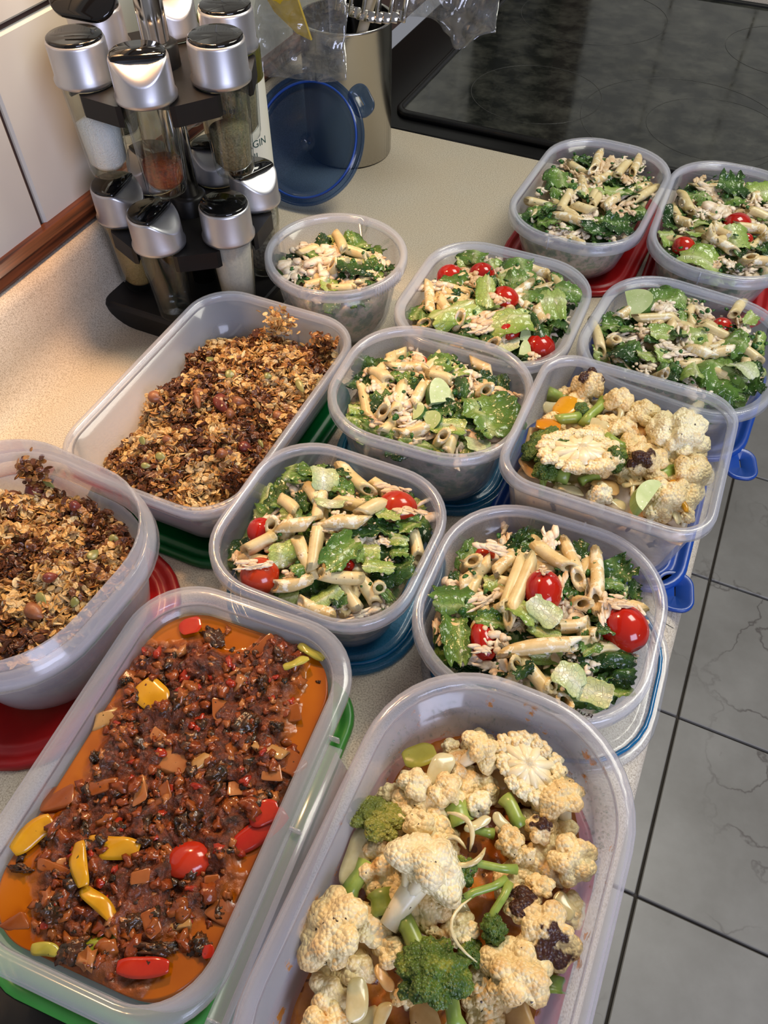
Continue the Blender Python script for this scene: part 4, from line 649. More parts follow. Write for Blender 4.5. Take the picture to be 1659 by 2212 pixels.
# ------------------------------------------------ lids under the tubs
def lid(nm, cx, cy, a, b, r, th, m_, label, tab=None, ring=None, z=.0004, tm_=None):
    e = empty('container_lid', (cx, cy, z), th, label=label, cat='lid', group=None)
    V, F = sweep(a, b, r, [(0, 0), (-.0008, .0012), (0, .0045), (.002, .0052), (.005, .0046), (.0065, .0022), (.010, .0022), (.0115, .0034), (.014, .0034), (.0155, .0018), (a_ := min(a, b) - .003, .0018), (a_, .0006), (.006, .0006), (.003, 0)], 8)
    obj('panel', mesh('lid_panel', V, F, [m_]), e)
    if ring:
        V, F = sweep(a - .004, b - .004, r - .003, [(0, .0046), (.0006, .0058), (.0022, .0058), (.003, .0046)], 8); obj('sealing_ring', mesh('lid_ring', V, F, [ring]), e)
    if tab:
        tx, ty, ta = tab; V, F = sweep(.013, .017, .011, [(0, .0006), (0, .0028), (.0015, .0036), (.003, .0022), (.0125, .0022), (.0125, .0010)], 6); o = obj('pull_tab', mesh('lid_tab', V, F, [tm_ or m_]), e, loc=(tx, ty, 0)); o.rotation_euler.z = ta
    return e
lid('A', -.114, .770, .068, .104, .05, -.035, 'red', 'red lid under the left far tub beside the cooktop')
lid('B', .019, .775, .062, .108, .05, .028, 'red', 'red lid under the far right tub by the cooktop')
lid('E', .014, .572, .077, .078, .04, -.05, 'blue', 'blue lid jutting over the counter edge beneath the right edge salad tub', tab=(.077, -.066, .3))
lid('G', -.006, .420, .074, .071, .03, .009, 'blue', 'blue lid with a pull tab under the square cauliflower tub', tab=(.070, -.062, .2))
lid('F', -.147, .423, .071, .070, .045, .06, 'lid_aqua', 'translucent aqua lid under the middle salad tub', ring='lid_aqua_ring')
lid('H', -.158, .271, .0705, .070, .048, .017, 'lid_aqua', 'translucent aqua lid under the salad tub behind the stew', ring='lid_aqua_ring')
lid('I', -.004, .272, .0775, .072, .055, .03, 'lid_clear', 'clear lid with aqua ring under the front right salad tub', ring='lid_aqua_ring')
lid('L', -.297, .346, .0725, .110, .035, .011, 'green', 'dark green lid under the rectangular granola tub')
lid('M', -.325, .147, .082, .088, .055, -.055, 'red', 'red lid under the tall granola tub at the left edge')
lid('J', -.004, .082, .0665, .116, .055, .005, 'red', 'red lid under the large roast vegetable tub, seen through its walls')
lid('K', -.161, .084, .0685, .110, .030, .072, 'green2', 'light green lid under the stew tub')
# ------------------------------------------------ fillings
def inside(k, x, y, inset, z):
    cx, cy, a, b, r, th, h = CON[k]; w0, tap = IN[k]; ins = w0 + inset + tap * max(0, min(1, (h - z) / (h - .012)))
    c, s = math.cos(th), math.sin(th); u = abs(c * (x - cx) + s * (y - cy)); v = abs(-s * (x - cx) + c * (y - cy)); A, B = a - ins, b - ins; R_ = max(r - ins * .75, .001)
    du, dv = max(u - A + R_, 0), max(v - B + R_, 0); return math.hypot(du, dv) <= R_
def level(k, x, y):
    cx, cy, a, b = CON[k][:4]; z, d = LEVEL[k]; u = (x - cx) / a; v = (y - cy) / b; return z + d * max(0, 1 - u * u - v * v)
def filling(k, matn, name, label, drop=.006, amp=.006, f=90, nr=44, attrf=None, hf=None):
    """solid body of food: a gridded lumpy top mapped onto the rounded outline, with sides following the tub wall"""
    cx, cy, a, b, r, th, h = CON[k]; w0, tap = IN[k]; z0, d = LEVEL[k]; top = z0 - drop
    ins = lambda z: w0 + .0012 + tap * max(0, min(1, (h - z) / (h - .012)))
    i1 = ins(top); A, B = a - i1, b - i1; R_ = max(r - i1 * .75, .004); nx = nr; ny = int(nr * b / a)
    U, Vv = np.meshgrid(np.linspace(-1, 1, nx), np.linspace(-1, 1, ny), indexing='ij'); u = U.ravel(); v = Vv.ravel(); sm = np.maximum(np.abs(u), np.abs(v))
    def outline(A, B, R_, u, v, sm):
        x, y = u * A, v * B; rr_ = sm * R_; dx = np.abs(x) - (sm * A - rr_); dy = np.abs(y) - (sm * B - rr_); c = (dx > 0) & (dy > 0); mx = np.maximum(dx, dy); ln = np.hypot(dx, dy) + 1e-12; q = np.where(c, mx / ln, 1)
        return np.where(c, np.sign(x) * (sm * A - rr_ + dx * q), x), np.where(c, np.sign(y) * (sm * B - rr_ + dy * q), y)
    x, y = outline(A, B, R_, u, v, sm); V = [np.stack([x, y, np.full_like(x, top)], 1)]; F = []
    for i in range(nx - 1):
        for j in range(ny - 1): q = i * ny + j; F.append((q, q + ny, q + ny + 1, q + 1))
    bd = [i * ny for i in range(nx)] + [(nx - 1) * ny + j for j in range(1, ny)] + [i * ny + ny - 1 for i in range(nx - 2, -1, -1)] + [j for j in range(ny - 2, 0, -1)]; m_ = len(bd); bu, bv = u[bd], v[bd]; prev = bd; off = nx * ny; nt_ = off
    for z in np.linspace(top, .0085, 5)[1:]:
        i2 = ins(z) + (.004 if z < .01 else 0); xx, yy = outline(a - i2, b - i2, max(r - i2 * .75, .004), bu, bv, np.ones(m_)); V.append(np.stack([xx, yy, np.full(m_, z)], 1)); cur = list(range(off, off + m_)); off += m_
        for q in range(m_): p_ = (q + 1) % m_; F.append((prev[q], cur[q], cur[p_], prev[p_]))
        prev = cur
    F.append(tuple(prev[::-1])); V = np.concatenate(V); c, s = math.cos(th), math.sin(th)
    W = np.stack([cx + c * V[:, 0] - s * V[:, 1], cy + s * V[:, 0] + c * V[:, 1], V[:, 2]], 1); tp = np.arange(len(V)) < nt_
    if hf:
        zz = np.where(tp, hf(W), 1.); sh = np.maximum(0, tap * (top - zz) / (h - .012)) + .0004; q = 1 - sh / A; V = V.copy(); V[:, 0] = np.where(tp & (zz < top), V[:, 0] * q, V[:, 0]); V[:, 1] = np.where(tp & (zz < top), V[:, 1] * (1 - sh / B), V[:, 1])
        W = np.stack([cx + c * V[:, 0] - s * V[:, 1], cy + s * V[:, 0] + c * V[:, 1], V[:, 2]], 1)
    W_ = W.copy(); W_[:, 2] = 0; nz = fbm(W_, f, 4, 3); uu = (W[:, 0] - cx) / a; vv = (W[:, 1] - cy) / b
    W[:, 2] = np.where(tp, hf(W) if hf else z0 - drop + d * np.maximum(0, 1 - uu * uu - vv * vv) + (nz - .5) * 2 * amp, W[:, 2])
    return obj(name, mesh(name, W, F, [matn], attr=attrf(W, tp) if attrf else None), label=label, cat=name.split('_')[-1] if 'filling' not in name else 'food', kind='stuff')
for k in 'ABCDEFHI': filling(k, 'fill_salad', 'salad_filling', 'chopped greens and dressed pasta packed low in the ' + NAME[k])
filling('G', 'fill_veg', 'vegetable_filling', 'roast vegetable pieces packed low in the square cauliflower tub', .006, .007)
filling('J', 'fill_sauce', 'thick_sauce', 'thick orange-brown sauce under the vegetables of the large front tub', .010, .007, 70)
# ------------------------------------------------ food prototypes
def ico(sub):
    bm = bmesh.new(); bmesh.ops.create_icosphere(bm, subdivisions=sub, radius=1); V = np.array([v.co[:] for v in bm.verts]); bm.verts.index_update(); F = [tuple(v.index for v in f.verts) for f in bm.faces]; bm.free(); return V, F
ICO = {s: ico(s) for s in (1, 2, 3, 4, 5)}
def penne_mesh(s, matn):
    rr = random.Random(s); n = 28; L = 7; R0 = .0045; r0 = .0026; slant = rr.uniform(1.2, 1.9); bend = rr.uniform(-.0015, .0015); V = []; F = []
    for sf, inner in ((0, 0), (1, 1)):
        for i in range(L + 1):
            t = i / L * 2 - 1
            for k in range(n):
                a = 2 * PI * k / n; rad = (r0 if inner else R0 * (1 + (.035 if k % 2 else -.02))) * (1 + .04 * math.sin(3 * t + s))
                yy = rad * math.cos(a); zz = rad * math.sin(a) * .93
                V.append((t * .5 + (yy * slant / .04) * 1.0 * (1 if abs(t) > .6 else .3) * abs(t), yy, zz + bend * (1 - t * t)))
    for sf in (0, 1):
        o = sf * (L + 1) * n
        for i in range(L):
            for k in range(n):
                q = (k + 1) % n; f = (o + i * n + k, o + i * n + q, o + (i + 1) * n + q, o + (i + 1) * n + k); F.append(f if not sf else f[::-1])
    for i in (0, L):
        for k in range(n):
            q = (k + 1) % n; o = (L + 1) * n; f = (i * n + k, o + i * n + k, o + i * n + q, i * n + q); F.append(f if i == 0 else f[::-1])
    return mesh('penne', V, F, [matn])
PEN = [penne_mesh(s, 'penne' if s % 2 else 'penne2') for s in range(8)]
def leaf_mesh(s, tone):
    rr = np.random.RandomState(s * 7 + 1); nx, ny = 26, 20; U, Vv = np.meshgrid(np.linspace(-1, 1, nx), np.linspace(-1, 1, ny), indexing='ij'); u = U.ravel(); v = Vv.ravel()
    ruf = (.45, .8, 1.25, 1.45)[tone]; P0 = np.stack([u, v, np.full_like(u, s * 3.1)], 1); off = (0, .25, .55, .7)[tone] * rr.choice([-1, 1]) * rr.uniform(.4, 1.3)
    def edge(t, sg, k): P_ = np.stack([t, np.sign(sg) * 2, 0 * t + k], 1); return (vnoise(P_, 1.7, s) - .5) * .34 + (vnoise(P_, 5.0, s + 3) - .5) * .26 * (ruf - .25) + (vnoise(P_, 11, s + 3) - .5) * .10 * ruf
    wd = (1 - np.abs(u) ** 9 * .16) * (.92 + edge(u, v, 0) * (np.abs(v) ** 1.5)); ln = (1 - np.abs(v) ** 9 * .12) * (.95 + edge(v, u, 5) * np.abs(u) ** 1.5)
    x = u * ln * .5; y = v * wd * .5; e = np.maximum(np.abs(v), np.abs(u) * .7); ph = rr.rand() * 6; c1, c2 = rr.uniform(-.32, .12), rr.uniform(-.30, .22)
    z = ruf * .045 * np.sin(u * 8 + ph + v) * e ** 1.5 + (fbm(P0, 1.5, 3, s) - .45) * .42 * ruf + c2 * v * v + c1 * u * u + .03 * ruf * np.sin(v * 13 + ph * 2 + 3 * u) * e ** 2 + .02 * ruf * (worley(P0, 3.5, s) - .5)
    rb = np.exp(-((v - off) / .12) ** 2) * .06 * (1.3 - u * .6)
    top = np.stack([x, y, z * .72 + rb * .3], 1); bot = top.copy(); bot[:, 2] -= .020 + rb * (1.6 if tone < 2 else .8); V = np.concatenate([top, bot]); uv = np.stack([u * .5 + .5, (v - off) * .42 + .5], 1); uv = np.concatenate([uv, uv]); F = []; o = nx * ny
    for i in range(nx - 1):
        for j in range(ny - 1):
            q = i * ny + j; F.append((q, q + ny, q + ny + 1, q + 1)); F.append((o + q, o + q + 1, o + q + ny + 1, o + q + ny))
    bd = [i * ny for i in range(nx)] + [(nx - 1) * ny + j for j in range(1, ny)] + [i * ny + ny - 1 for i in range(nx - 2, -1, -1)] + [j for j in range(ny - 2, 0, -1)]
    for i in range(len(bd)): p_, q = bd[i], bd[(i + 1) % len(bd)]; F.append((p_, p_ + o, q + o, q))
    return mesh('lettuce', V, F, [LEAF[tone]], uv=uv)
LM = {(t, s): leaf_mesh(s + 10 * t, t) for t in range(4) for s in range(6)}
def tomato_mesh(s, mn='tomato'):
    V, F = ICO[4]; V = V.copy(); r = np.hypot(V[:, 1], V[:, 2]); V[:, 0] *= 1.0; dm = np.exp(-(r / .22) ** 2) * (V[:, 0] > 0) * .16; V[:, 0] -= dm; return mesh('tomato', V * .5, F, [mn])
TOM = tomato_mesh(0); TOM2 = tomato_mesh(1, 'tomato_in')
def cuke_mesh():
    n = 18; V = []; F = []; mi = []
    for z in (-.18, .18):
        for i in range(n + 1): a = PI * i / n; V.append((math.cos(a) * .5, math.sin(a) - .5, z))
    F.append(tuple(range(n + 1))[::-1]); F.append(tuple(range(n + 1, 2 * n + 2))); F.append((0, n, 2 * n + 1, n + 1)[::-1]); mi = [0, 0, 0]
    for i in range(n): F.append((i, i + 1, n + 2 + i, n + 1 + i)); mi.append(1)
    return mesh('cucumber', V, F, ['cuke', 'cuke_skin'], mi, smooth=False)
CUKE = cuke_mesh(); M['zuke_skin'] = food('zucchini_skin', (.22, .34, .08), (.34, .44, .14), 60, .3, .1, bmp=.1); ZUKE = CUKE.copy(); ZUKE.materials[1] = M['zuke_skin']
def strands(s, n, sp, L0, w, matn, crumbs=10):
    rr = random.Random(s); parts = []; main = rr.uniform(0, PI)
    for i in range(n):
        c = Vector((rr.gauss(0, .22), rr.gauss(0, .22), abs(rr.gauss(0, .10)))); a = main + rr.gauss(0, .6); l = rr.uniform(.4, 1) * L0; el = rr.gauss(0, .25)
        d = Vector((math.cos(a) * math.cos(el), math.sin(a) * math.cos(el), math.sin(el))); sd = Vector((-d.y, d.x, 0)) * rr.uniform(-.12, .12)
        parts.append(tube([c - d * l, c - d * l * .3 + sd, c + d * l * .4 + sd * .6, c + d * l], [w * .3, w * rr.uniform(.7, 1.3), w, w * .25], 6))
    for i in range(crumbs):
        V, F = ICO[2]; P_ = V * (1 + .5 * (vnoise(V + i, 2.2, s + i)[:, None] - .5)) * rr.uniform(.08, .22) * np.array([rr.uniform(.8, 1.6), 1, .7]) + np.array([rr.gauss(0, .24), rr.gauss(0, .24), abs(rr.gauss(0, .06))]); parts.append((P_, F))
    V, F, _ = join(*parts); return mesh('shreds', V, F, [matn])
CHK = [strands(s, 7, 1, .34, .085, 'chicken' if s % 3 else 'chicken2', 16) for s in range(6)]
def crown(s, sub=4, nb=16, lump=.34, fine=7., famp=.05, flat=.0):
    """cauliflower / broccoli head: union of domes around +Z with fine beading"""
    rr = np.random.RandomState(s); D, F = ICO[sub]; C = []; Rr = []
    for i in range(nb):
        t = i * 2.399 + rr.rand() * .5; zc = 1 - (i + .5) / nb * 1.15; q = math.sqrt(max(0, 1 - min(1, zc * zc))); C.append((q * math.cos(t) * .66, q * math.sin(t) * .66, zc * .55 + .02)); Rr.append(lump * (.8 + .5 * rr.rand()))
    C.append((0, 0, .05)); Rr.append(.55); best = np.zeros(len(D))
    for c, r_ in zip(np.array(C), Rr):
        b_ = D @ c; q = b_ * b_ - (c @ c) + r_ * r_; best = np.maximum(best, np.where(q > 0, b_ + np.sqrt(np.maximum(q, 0)), 0))
    best = np.maximum(best, .2); P_ = D * best[:, None]
    wr = worley(P_, fine * .5, s); w2 = worley(P_, fine, s + 5); best = best + famp * 1.3 * (.55 - wr) + famp * .8 * (.5 - w2)
    P_ = D * best[:, None]; P_[:, 2] = np.where(P_[:, 2] < 0, P_[:, 2] * .45, P_[:, 2]); return P_, F
def stalk(s, L, r0, r1, nb=4):
    rr = random.Random(s); parts = [tube([(0, 0, .15), (rr.uniform(-.05, .05), 0, -.25), (rr.uniform(-.1, .1), rr.uniform(-.06, .06), -L * .6), (0, 0, -L)], [r1 * 1.25, r0 * 1.15, r0, r0 * .85], 12)]
    for i in range(nb):
        a = 2 * PI * i / nb + rr.random(); parts.append(tube([(0, 0, -.45), (.25 * math.cos(a), .25 * math.sin(a), -.15), (.5 * math.cos(a), .5 * math.sin(a), .12)], [r0 * .6, r0 * .6, r0 * .55], 8))
    V, F, _ = join(*parts); return V, F
def fan(s):
    """floret cut lengthwise: flat branching stem with curds round the edge"""
    rr = random.Random(s); br = []; cr = []; n = 8
    br.append((np.array(ICO[3][0]) * np.array([.66, .62, .17]) + np.array([0, 0, -.02]), ICO[3][1]))
    br.append(tube([(0, 0, 0), (0, -.3, .02), (0, -.62, .0)], [.2, .17, .15], 12))
    for i in range(n):
        a = -1.1 + (PI + 2.2) * i / (n - 1); d = (math.cos(a), math.sin(a)); rr_ = rr.uniform(.5, .66)
        br.append(tube([(0, 0, .02), (d[0] * .25, d[1] * .25, .03), (d[0] * rr_, d[1] * rr_, .04)], [.20, .14, .11], 10))
        for q in range(2):
            P_, F_ = crown(s * 31 + i * 3 + q, 3, 6, .42, 6, .14); a2 = a + (q - .5) * .34; rad = .21 * rr.uniform(.85, 1.2); cr.append((P_ * np.array([rad, rad, rad * .8]) + np.array([math.cos(a2) * (rr_ + .12), math.sin(a2) * (rr_ + .12), .02]), F_))
    return join(*br)[:2], join(*cr)[:2]
CR_M = {}
for s in range(6): V, F = crown(s, 4, 9 + s, .33, 8, .085); CR_M['c', s] = (V, F)
for s in range(3): V, F = crown(40 + s, 5, 18, .27, 15, .13); CR_M['b', s] = (V, F)
BIG = crown(90, 5, 19, .27, 12, .075)
def band_mesh(s, matn, arc=1.6, th_=.10, wd=.8, wav=.1):
    """curved petal or strip: bends along x, real thickness"""
    rr = random.Random(s); nx, ny = 16, 6; V = []; F = []; ph = rr.uniform(0, 6)
    for side in (0, 1):
        for i in range(nx):
            for j in range(ny):
                u = i / (nx - 1) * 2 - 1; v = j / (ny - 1) * 2 - 1; R_ = 1 / arc; tp = (1 - abs(u) ** 3 * (.45 if arc < 2 else .80)) * wd
                x = R_ * math.sin(u * arc * .5) / (R_ * math.sin(arc * .5)) * .5; z = R_ * (math.cos(u * arc * .5) - math.cos(arc * .5)) * .42 + wav * .25 * math.sin(u * 5 + ph) * v - (.06 * v * v) - (th_ * (1 - .6 * abs(v) ** 3) if side else 0)
                V.append((x, v * .5 * tp + wav * .35 * math.sin(u * 3 + ph), z))
    o = nx * ny
    for i in range(nx - 1):
        for j in range(ny - 1): q = i * ny + j; F.append((q, q + ny, q + ny + 1, q + 1)); F.append((o + q, o + q + 1, o + q + ny + 1, o + q + ny))
    bd = [i * ny for i in range(nx)] + [(nx - 1) * ny + j for j in range(1, ny)] + [i * ny + ny - 1 for i in range(nx - 2, -1, -1)] + [j for j in range(ny - 2, 0, -1)]
    for i in range(len(bd)): p_, q = bd[i], bd[(i + 1) % len(bd)]; F.append((p_, p_ + o, q + o, q))
    return mesh('strip', V, F, [matn])
_bc = {}
def band(matn, arc=1.6, th_=.10, s=0, wav=.1):
    key = (matn, arc, th_, s % 3, wav)
    if key not in _bc: _bc[key] = band_mesh(s % 3, matn, arc, th_, 1, wav)
    return _bc[key]
def lump_mesh(s, matn, f=1.8, amp=.6, sub=3):
    V, F = ICO[sub]; P_ = V * (1 + amp * (fbm(V + s * 3, f, 3, s)[:, None] - .5)); return mesh('lump', P_ * .5, F, [matn])
def chunk_mesh(s, matn):
    rr = np.random.RandomState(s); V, F = box(1, 1, 1, .14, 2); V = np.array(V); V[:, 0] += V[:, 1] * (rr.rand() - .5) * .5; V[:, 1] += V[:, 0] * (rr.rand() - .5) * .3; V += np.stack([vnoise(V, 1.6, s + q) - .5 for q in (0, 7, 13)], 1) * np.array([.7, .7, .5]); return mesh('chunk', V, F, [matn])
ALM = {}
def almond(mn, s, fl_=.55):
    V, F = ICO[3]; V = V.copy(); t = (V[:, 0] + 1) / 2; V[:, 1:] *= (1.05 - .55 * t ** 2)[:, None]; V[:, 2] *= fl_; V *= (1 + .08 * (vnoise(V, 4, s)[:, None] - .5)); return mesh('kernel', V * .5, F, [mn])
def gran_h(k, W):
    W2 = np.array(W, float).copy(); W2[:, 2] = 0; cx, cy, a, b = CON[k][:4]; u = (W2[:, 0] - cx) / a; v = (W2[:, 1] - cy) / b; z, d = LEVEL[k]
    z_ = z + d * np.maximum(0, 1 - u * u - v * v) + (fbm(W2, 48, 3, 9) - .46) * .034
    if k == 'L': z_ = z_ + .010 * np.clip(u, -1, 1)
    return z_ - .003
def stew_mask(W):
    cx, cy, a, b, r, th, h = CON['K']; c, s = math.cos(th), math.sin(th); u = (c * (W[:, 0] - cx) + s * (W[:, 1] - cy)) / a; v = (-s * (W[:, 0] - cx) + c * (W[:, 1] - cy)) / b
    W2 = W.copy(); W2[:, 2] = 0; nz = fbm(W2, 28, 4, 4) - .47
    d = np.sqrt((np.abs(u * .98 - .0) ** 2.6) + (np.abs((v + .0) * 1.0) ** 3)) + nz * 1.1 - .10 * u
    d = d + .35 * np.clip(-v - .45, 0, 1) + .45 * np.clip(v - .68, 0, 1) * np.clip(.5 - u, 0, 1)
    return np.clip((.86 - d) / .22, 0, 1)
def stew_h(W):
    W2 = W.copy(); W2[:, 2] = 0; mk = stew_mask(W); return .0575 + mk * (.0015 + (fbm(W2, 85, 5, 8) - .40) * .017 + (fbm(W2, 240, 3, 8) - .42) * .006)
# ------------------------------------------------ labels
def where(k, x, y):
    cx, cy, a, b = CON[k][:4]; u = (x - cx) / a; v = (y - cy) / b; c = 'back' if v > .28 else ('front' if v < -.28 else ''); d = 'left' if u < -.28 else ('right' if u > .28 else '')
    return {'': 'centre', 'back': 'back middle', 'front': 'front middle', 'left': 'left middle', 'right': 'right middle'}.get((c + ' ' + d).strip(), (c + ' ' + d).strip())
USED = {}
def food_tag(o, lab, cat, grp):
    lab = ' '.join(lab.split()).replace(' at the ', ', ').replace(' of the ', ' of ')
    USED.setdefault((cat, lab), []).append((o, grp)); o['label'] = lab; o['category'] = cat; o['group'] = grp
def size_word(L_, big, small): return 'long' if L_ > big else ('short' if L_ < small else '')
def frame(loc, rz, tx=0, ty=0, sc=(1, 1, 1)):
    return Matrix.Translation(loc) @ Matrix.Rotation(rz, 4, 'Z') @ Matrix.Rotation(ty, 4, 'Y') @ Matrix.Rotation(tx, 4, 'X') @ Matrix.Diagonal((*sc, 1))
def axis(loc, xdir, roll, sc):
    x = Vector(xdir).normalized(); y = Vector((0, 0, 1)).cross(x); y = y.normalized() if y.length > .05 else Vector((0, 1, 0)); z = x.cross(y)
    R_ = Matrix((x, y, z)).transposed().to_4x4(); return Matrix.Translation(loc) @ R_ @ Matrix.Rotation(roll, 4, 'X') @ Matrix.Diagonal((*sc, 1))
TONE = ['white-ribbed', 'pale green', 'mid green', 'dark green']
def put_leaf(k, x, y, z, L_, W_, rz, ex, tilt=None, lab=None):
    t = min(3, max(0, int(round(ex)))); tx, ty = tilt or (rnd.uniform(-.35, .35), rnd.uniform(-.3, .3))
    o = obj('lettuce_piece', LM[t, rnd.randrange(6)], mtx=frame((x, y, z + .002), rz + (PI if rnd.random() < .5 else 0), tx, ty, (L_ * 1.15, W_ * 1.18, .5 * (L_ + W_) * .95)))
    food_tag(o, '%s %s lettuce piece at the %s of the %s' % (TONE[t], size_word(L_, .028, .015) or 'cut', where(k, x, y), NAME[k]), 'lettuce', 'lettuce in the ' + NAME[k]); return o
def put_penne(k, p1, p2):
    a = Vector(p1); b = Vector(p2); d = b - a; L_ = max(.016, min(.044, d.length)); nat = max(L_, .020); c = (a + b) / 2
    end_on = d.length < .012
    if end_on: d = d.normalized() * .3 + Vector((0, -.35, .75)); nat = .03; c.z -= .006
    o = obj('penne_tube', PEN[rnd.randrange(8)], mtx=axis(c + Vector((0, 0, .0025)), d, rnd.uniform(0, 6.28), (nat, 1.0, 1.0)))
    dirw = 'standing' if end_on else ('crosswise' if abs(d.x) > abs(d.y) * 1.2 else ('lengthwise' if abs(d.y) > 1.8 * abs(d.x) else 'aslant'))
    food_tag(o, '%s penne tube %s at the %s of the %s' % (size_word(L_, .032, .020), dirw, where(k, c.x, c.y), NAME[k]), 'pasta', 'penne in the ' + NAME[k])
def put_chk(k, x, y, z, L_, W_, rz):
    o = obj('chicken_shred', CHK[rnd.randrange(6)], mtx=frame((x, y, z + .001), rz, 0, 0, (L_ * 1.2, max(W_, L_ * .5) * 1.2, min(L_, W_) * 1.1)))
    food_tag(o, '%s shredded chicken clump at the %s of the %s' % (size_word(L_, .024, .014), where(k, x, y), NAME[k]), 'chicken', 'chicken in the ' + NAME[k])
BUSY = {}
for it in FOOD:
    k, ty = it[0], it[1]
    if ty == 'p':
        put_penne(k, it[2:5], it[5:8]); BUSY.setdefault(k, []).append(((it[2] + it[5]) / 2, (it[3] + it[6]) / 2)); continue
    x, y, z, L_, W_, rz, ex = it[2:9]; hl = math.hypot(L_ * math.cos(rz), W_ * math.sin(rz)) * .5 if k in 'KGJ' else .004
    for _ in range(40):
        if inside(k, x, y, min(L_, W_) * .45 + (.010 if k == 'L' and ty == 'a' else 0), z): break
        x += (CON[k][0] - x) * .03; y += (CON[k][1] - y) * .03
    if k in 'LM': z = gran_h(k, [[x, y, 0]])[0] + .001
    if k == 'K': z = max(z, stew_h(np.array([[x, y, 0.]]))[0] + (.0028 if ty in 'yr' else .0008))
    ex_i = int(round(ex)); BUSY.setdefault(k, []).append((x, y)); wh = where(k, x, y)
    if ty == 'l': put_leaf(k, x, y, z, L_, W_, rz, ex, (rnd.uniform(-.15, .15), rnd.uniform(-.12, .12)) if L_ > .03 else None)
    elif ty == 'k': put_chk(k, x, y, z, L_, W_, rz)
    elif ty == 't' and k != 'K':
        W2 = min(W_, L_ * .9); o = obj('cherry_tomato', TOM if rnd.random() < .7 else TOM2, mtx=frame((x, y, z - min(L_, W2) * .12), rz, 0, .12, (L_ * 1.08, W2 * 1.12, W2 * 1.08)))
        food_tag(o, '%s red cherry tomato at the %s of the %s' % ('large' if L_ > .024 else ('tiny piece of' if L_ < .008 else 'small'), wh, NAME[k]), 'tomato', 'cherry tomatoes in the ' + NAME[k])
    elif ty == 'c':
        o = obj('cucumber_slice', CUKE, mtx=frame((x, y, z + .002), rz, .5, .2, (L_, W_, .020)))
        food_tag(o, 'half-round cucumber slice at the %s of the %s' % (wh, NAME[k]), 'cucumber', 'cucumber in the ' + NAME[k])
    elif ty == 'q':
        sz = (L_ + W_) / 2; az = rz
        if ex_i == 2:
            (bv, bf), (cv, cf_) = fan(int(x * 1e4) % 97)
            mt = frame((x, y, z), rz + PI / 2, -.10, .0, (L_ * .66, W_ * .60, sz * .75))
            e = obj('cauliflower_floret', mesh('fan_curd', cv, cf_, ['curd_pale']), mtx=mt); s_ = obj('stem', mesh('fan_stem', bv, bf, ['curd_stem']), e)
            food_tag(e, 'fan-shaped cut cauliflower slice showing its branches, %s of the %s' % (wh, NAME[k]), 'cauliflower', 'cauliflower in the ' + NAME[k]); continue
        big = L_ > .052
        P_, F_ = BIG if big else CR_M['c', rnd.randrange(6)]
        mn = 'curd_char' if ex_i in (1, 3) else ('curd_pale' if (big or rnd.random() < .3) else 'curd')
        tilt = 1.25 if L_ > .035 else rnd.uniform(.3, 1.0)  # stem leans towards +x of the frame
        mt = Matrix.Translation((x, y, z - sz * .10)) @ Matrix.Rotation(rz, 4, 'Z') @ Matrix.Rotation(-tilt, 4, 'Y')
        if ex_i == 1: mt = Matrix.Translation((x, y, z - sz * .10)) @ Matrix.Rotation(rz, 4, 'Z') @ Matrix.Rotation(-.35, 4, 'Y')
        mt = mt @ Matrix.Diagonal((W_ * .62, W_ * .62, L_ * (.52 if big else .6), 1))
        e = obj('cauliflower_floret', mesh('curd', P_, F_, [mn]), mtx=mt)
        V, F = stalk(int(x * 1e5) % 991, 2.15 if big else (1.5 if ex_i == 3 else 1.15), .20 if big else .26, .3); obj('stem', mesh('curd_stem', V, F, ['curd_stem']), e)
        food_tag(e, '%s %scauliflower floret at the %s of the %s' % ('large' if L_ > .04 else ('medium' if L_ > .024 else 'small'), 'char-topped ' if ex_i in (1, 3) else '', wh, NAME[k]), 'cauliflower', 'cauliflower in the ' + NAME[k])
    elif ty == 'b':
        P_, F_ = CR_M['b', rnd.randrange(3)]; mt = Matrix.Translation((x, y, z)) @ Matrix.Rotation(rz, 4, 'Z') @ Matrix.Rotation(-.6, 4, 'Y') @ Matrix.Diagonal((W_ * .6, W_ * .6, L_ * .56, 1))
        e = obj('broccoli_floret', mesh('buds', P_, F_, ['broc_olive' if ex_i else 'broc']), mtx=mt); V, F = stalk(int(x * 1e5) % 991, 1.3, .22, .3); obj('stem', mesh('broccoli_stem', V, F, ['broc_stem']), e)
        food_tag(e, '%s %s broccoli floret at the %s of the %s' % ('large' if L_ > .04 else 'small', 'olive' if ex_i else 'dark green', wh, NAME[k]), 'broccoli', 'broccoli in the ' + NAME[k])
    elif ty == 's':
        r_ = W_ * .5; V, F = tube([(-.5 * L_, 0, 0), (-.2 * L_, .03 * L_, .04 * L_), (.2 * L_, -.02 * L_, .04 * L_), (.5 * L_, 0, -.02 * L_)], [r_ * 1.0, r_ * .8, r_ * .8, r_ * 1.05], 10)
        o = obj('broccoli_stalk', mesh('stalk', V, F, ['broc_stem']), mtx=frame((x, y, z), rz)); food_tag(o, '%s green broccoli stalk at the %s of the %s' % ('long' if L_ > .03 else 'stubby', wh, NAME[k]), 'broccoli', 'stalks in the ' + NAME[k])
    elif ty == 'z':
        o = obj('zucchini_slice', ZUKE, mtx=frame((x, y, z), rz, .25, .1, (L_ * .9, W_ * .9, .022))); food_tag(o, 'pale green half-moon zucchini slice at the front of the square cauliflower tub', 'zucchini', 'zucchini in the ' + NAME[k])
    elif ty == 'o':
        mn = 'onion_tan' if ex_i == 1 else 'onion'; nar = W_ < L_ * .3
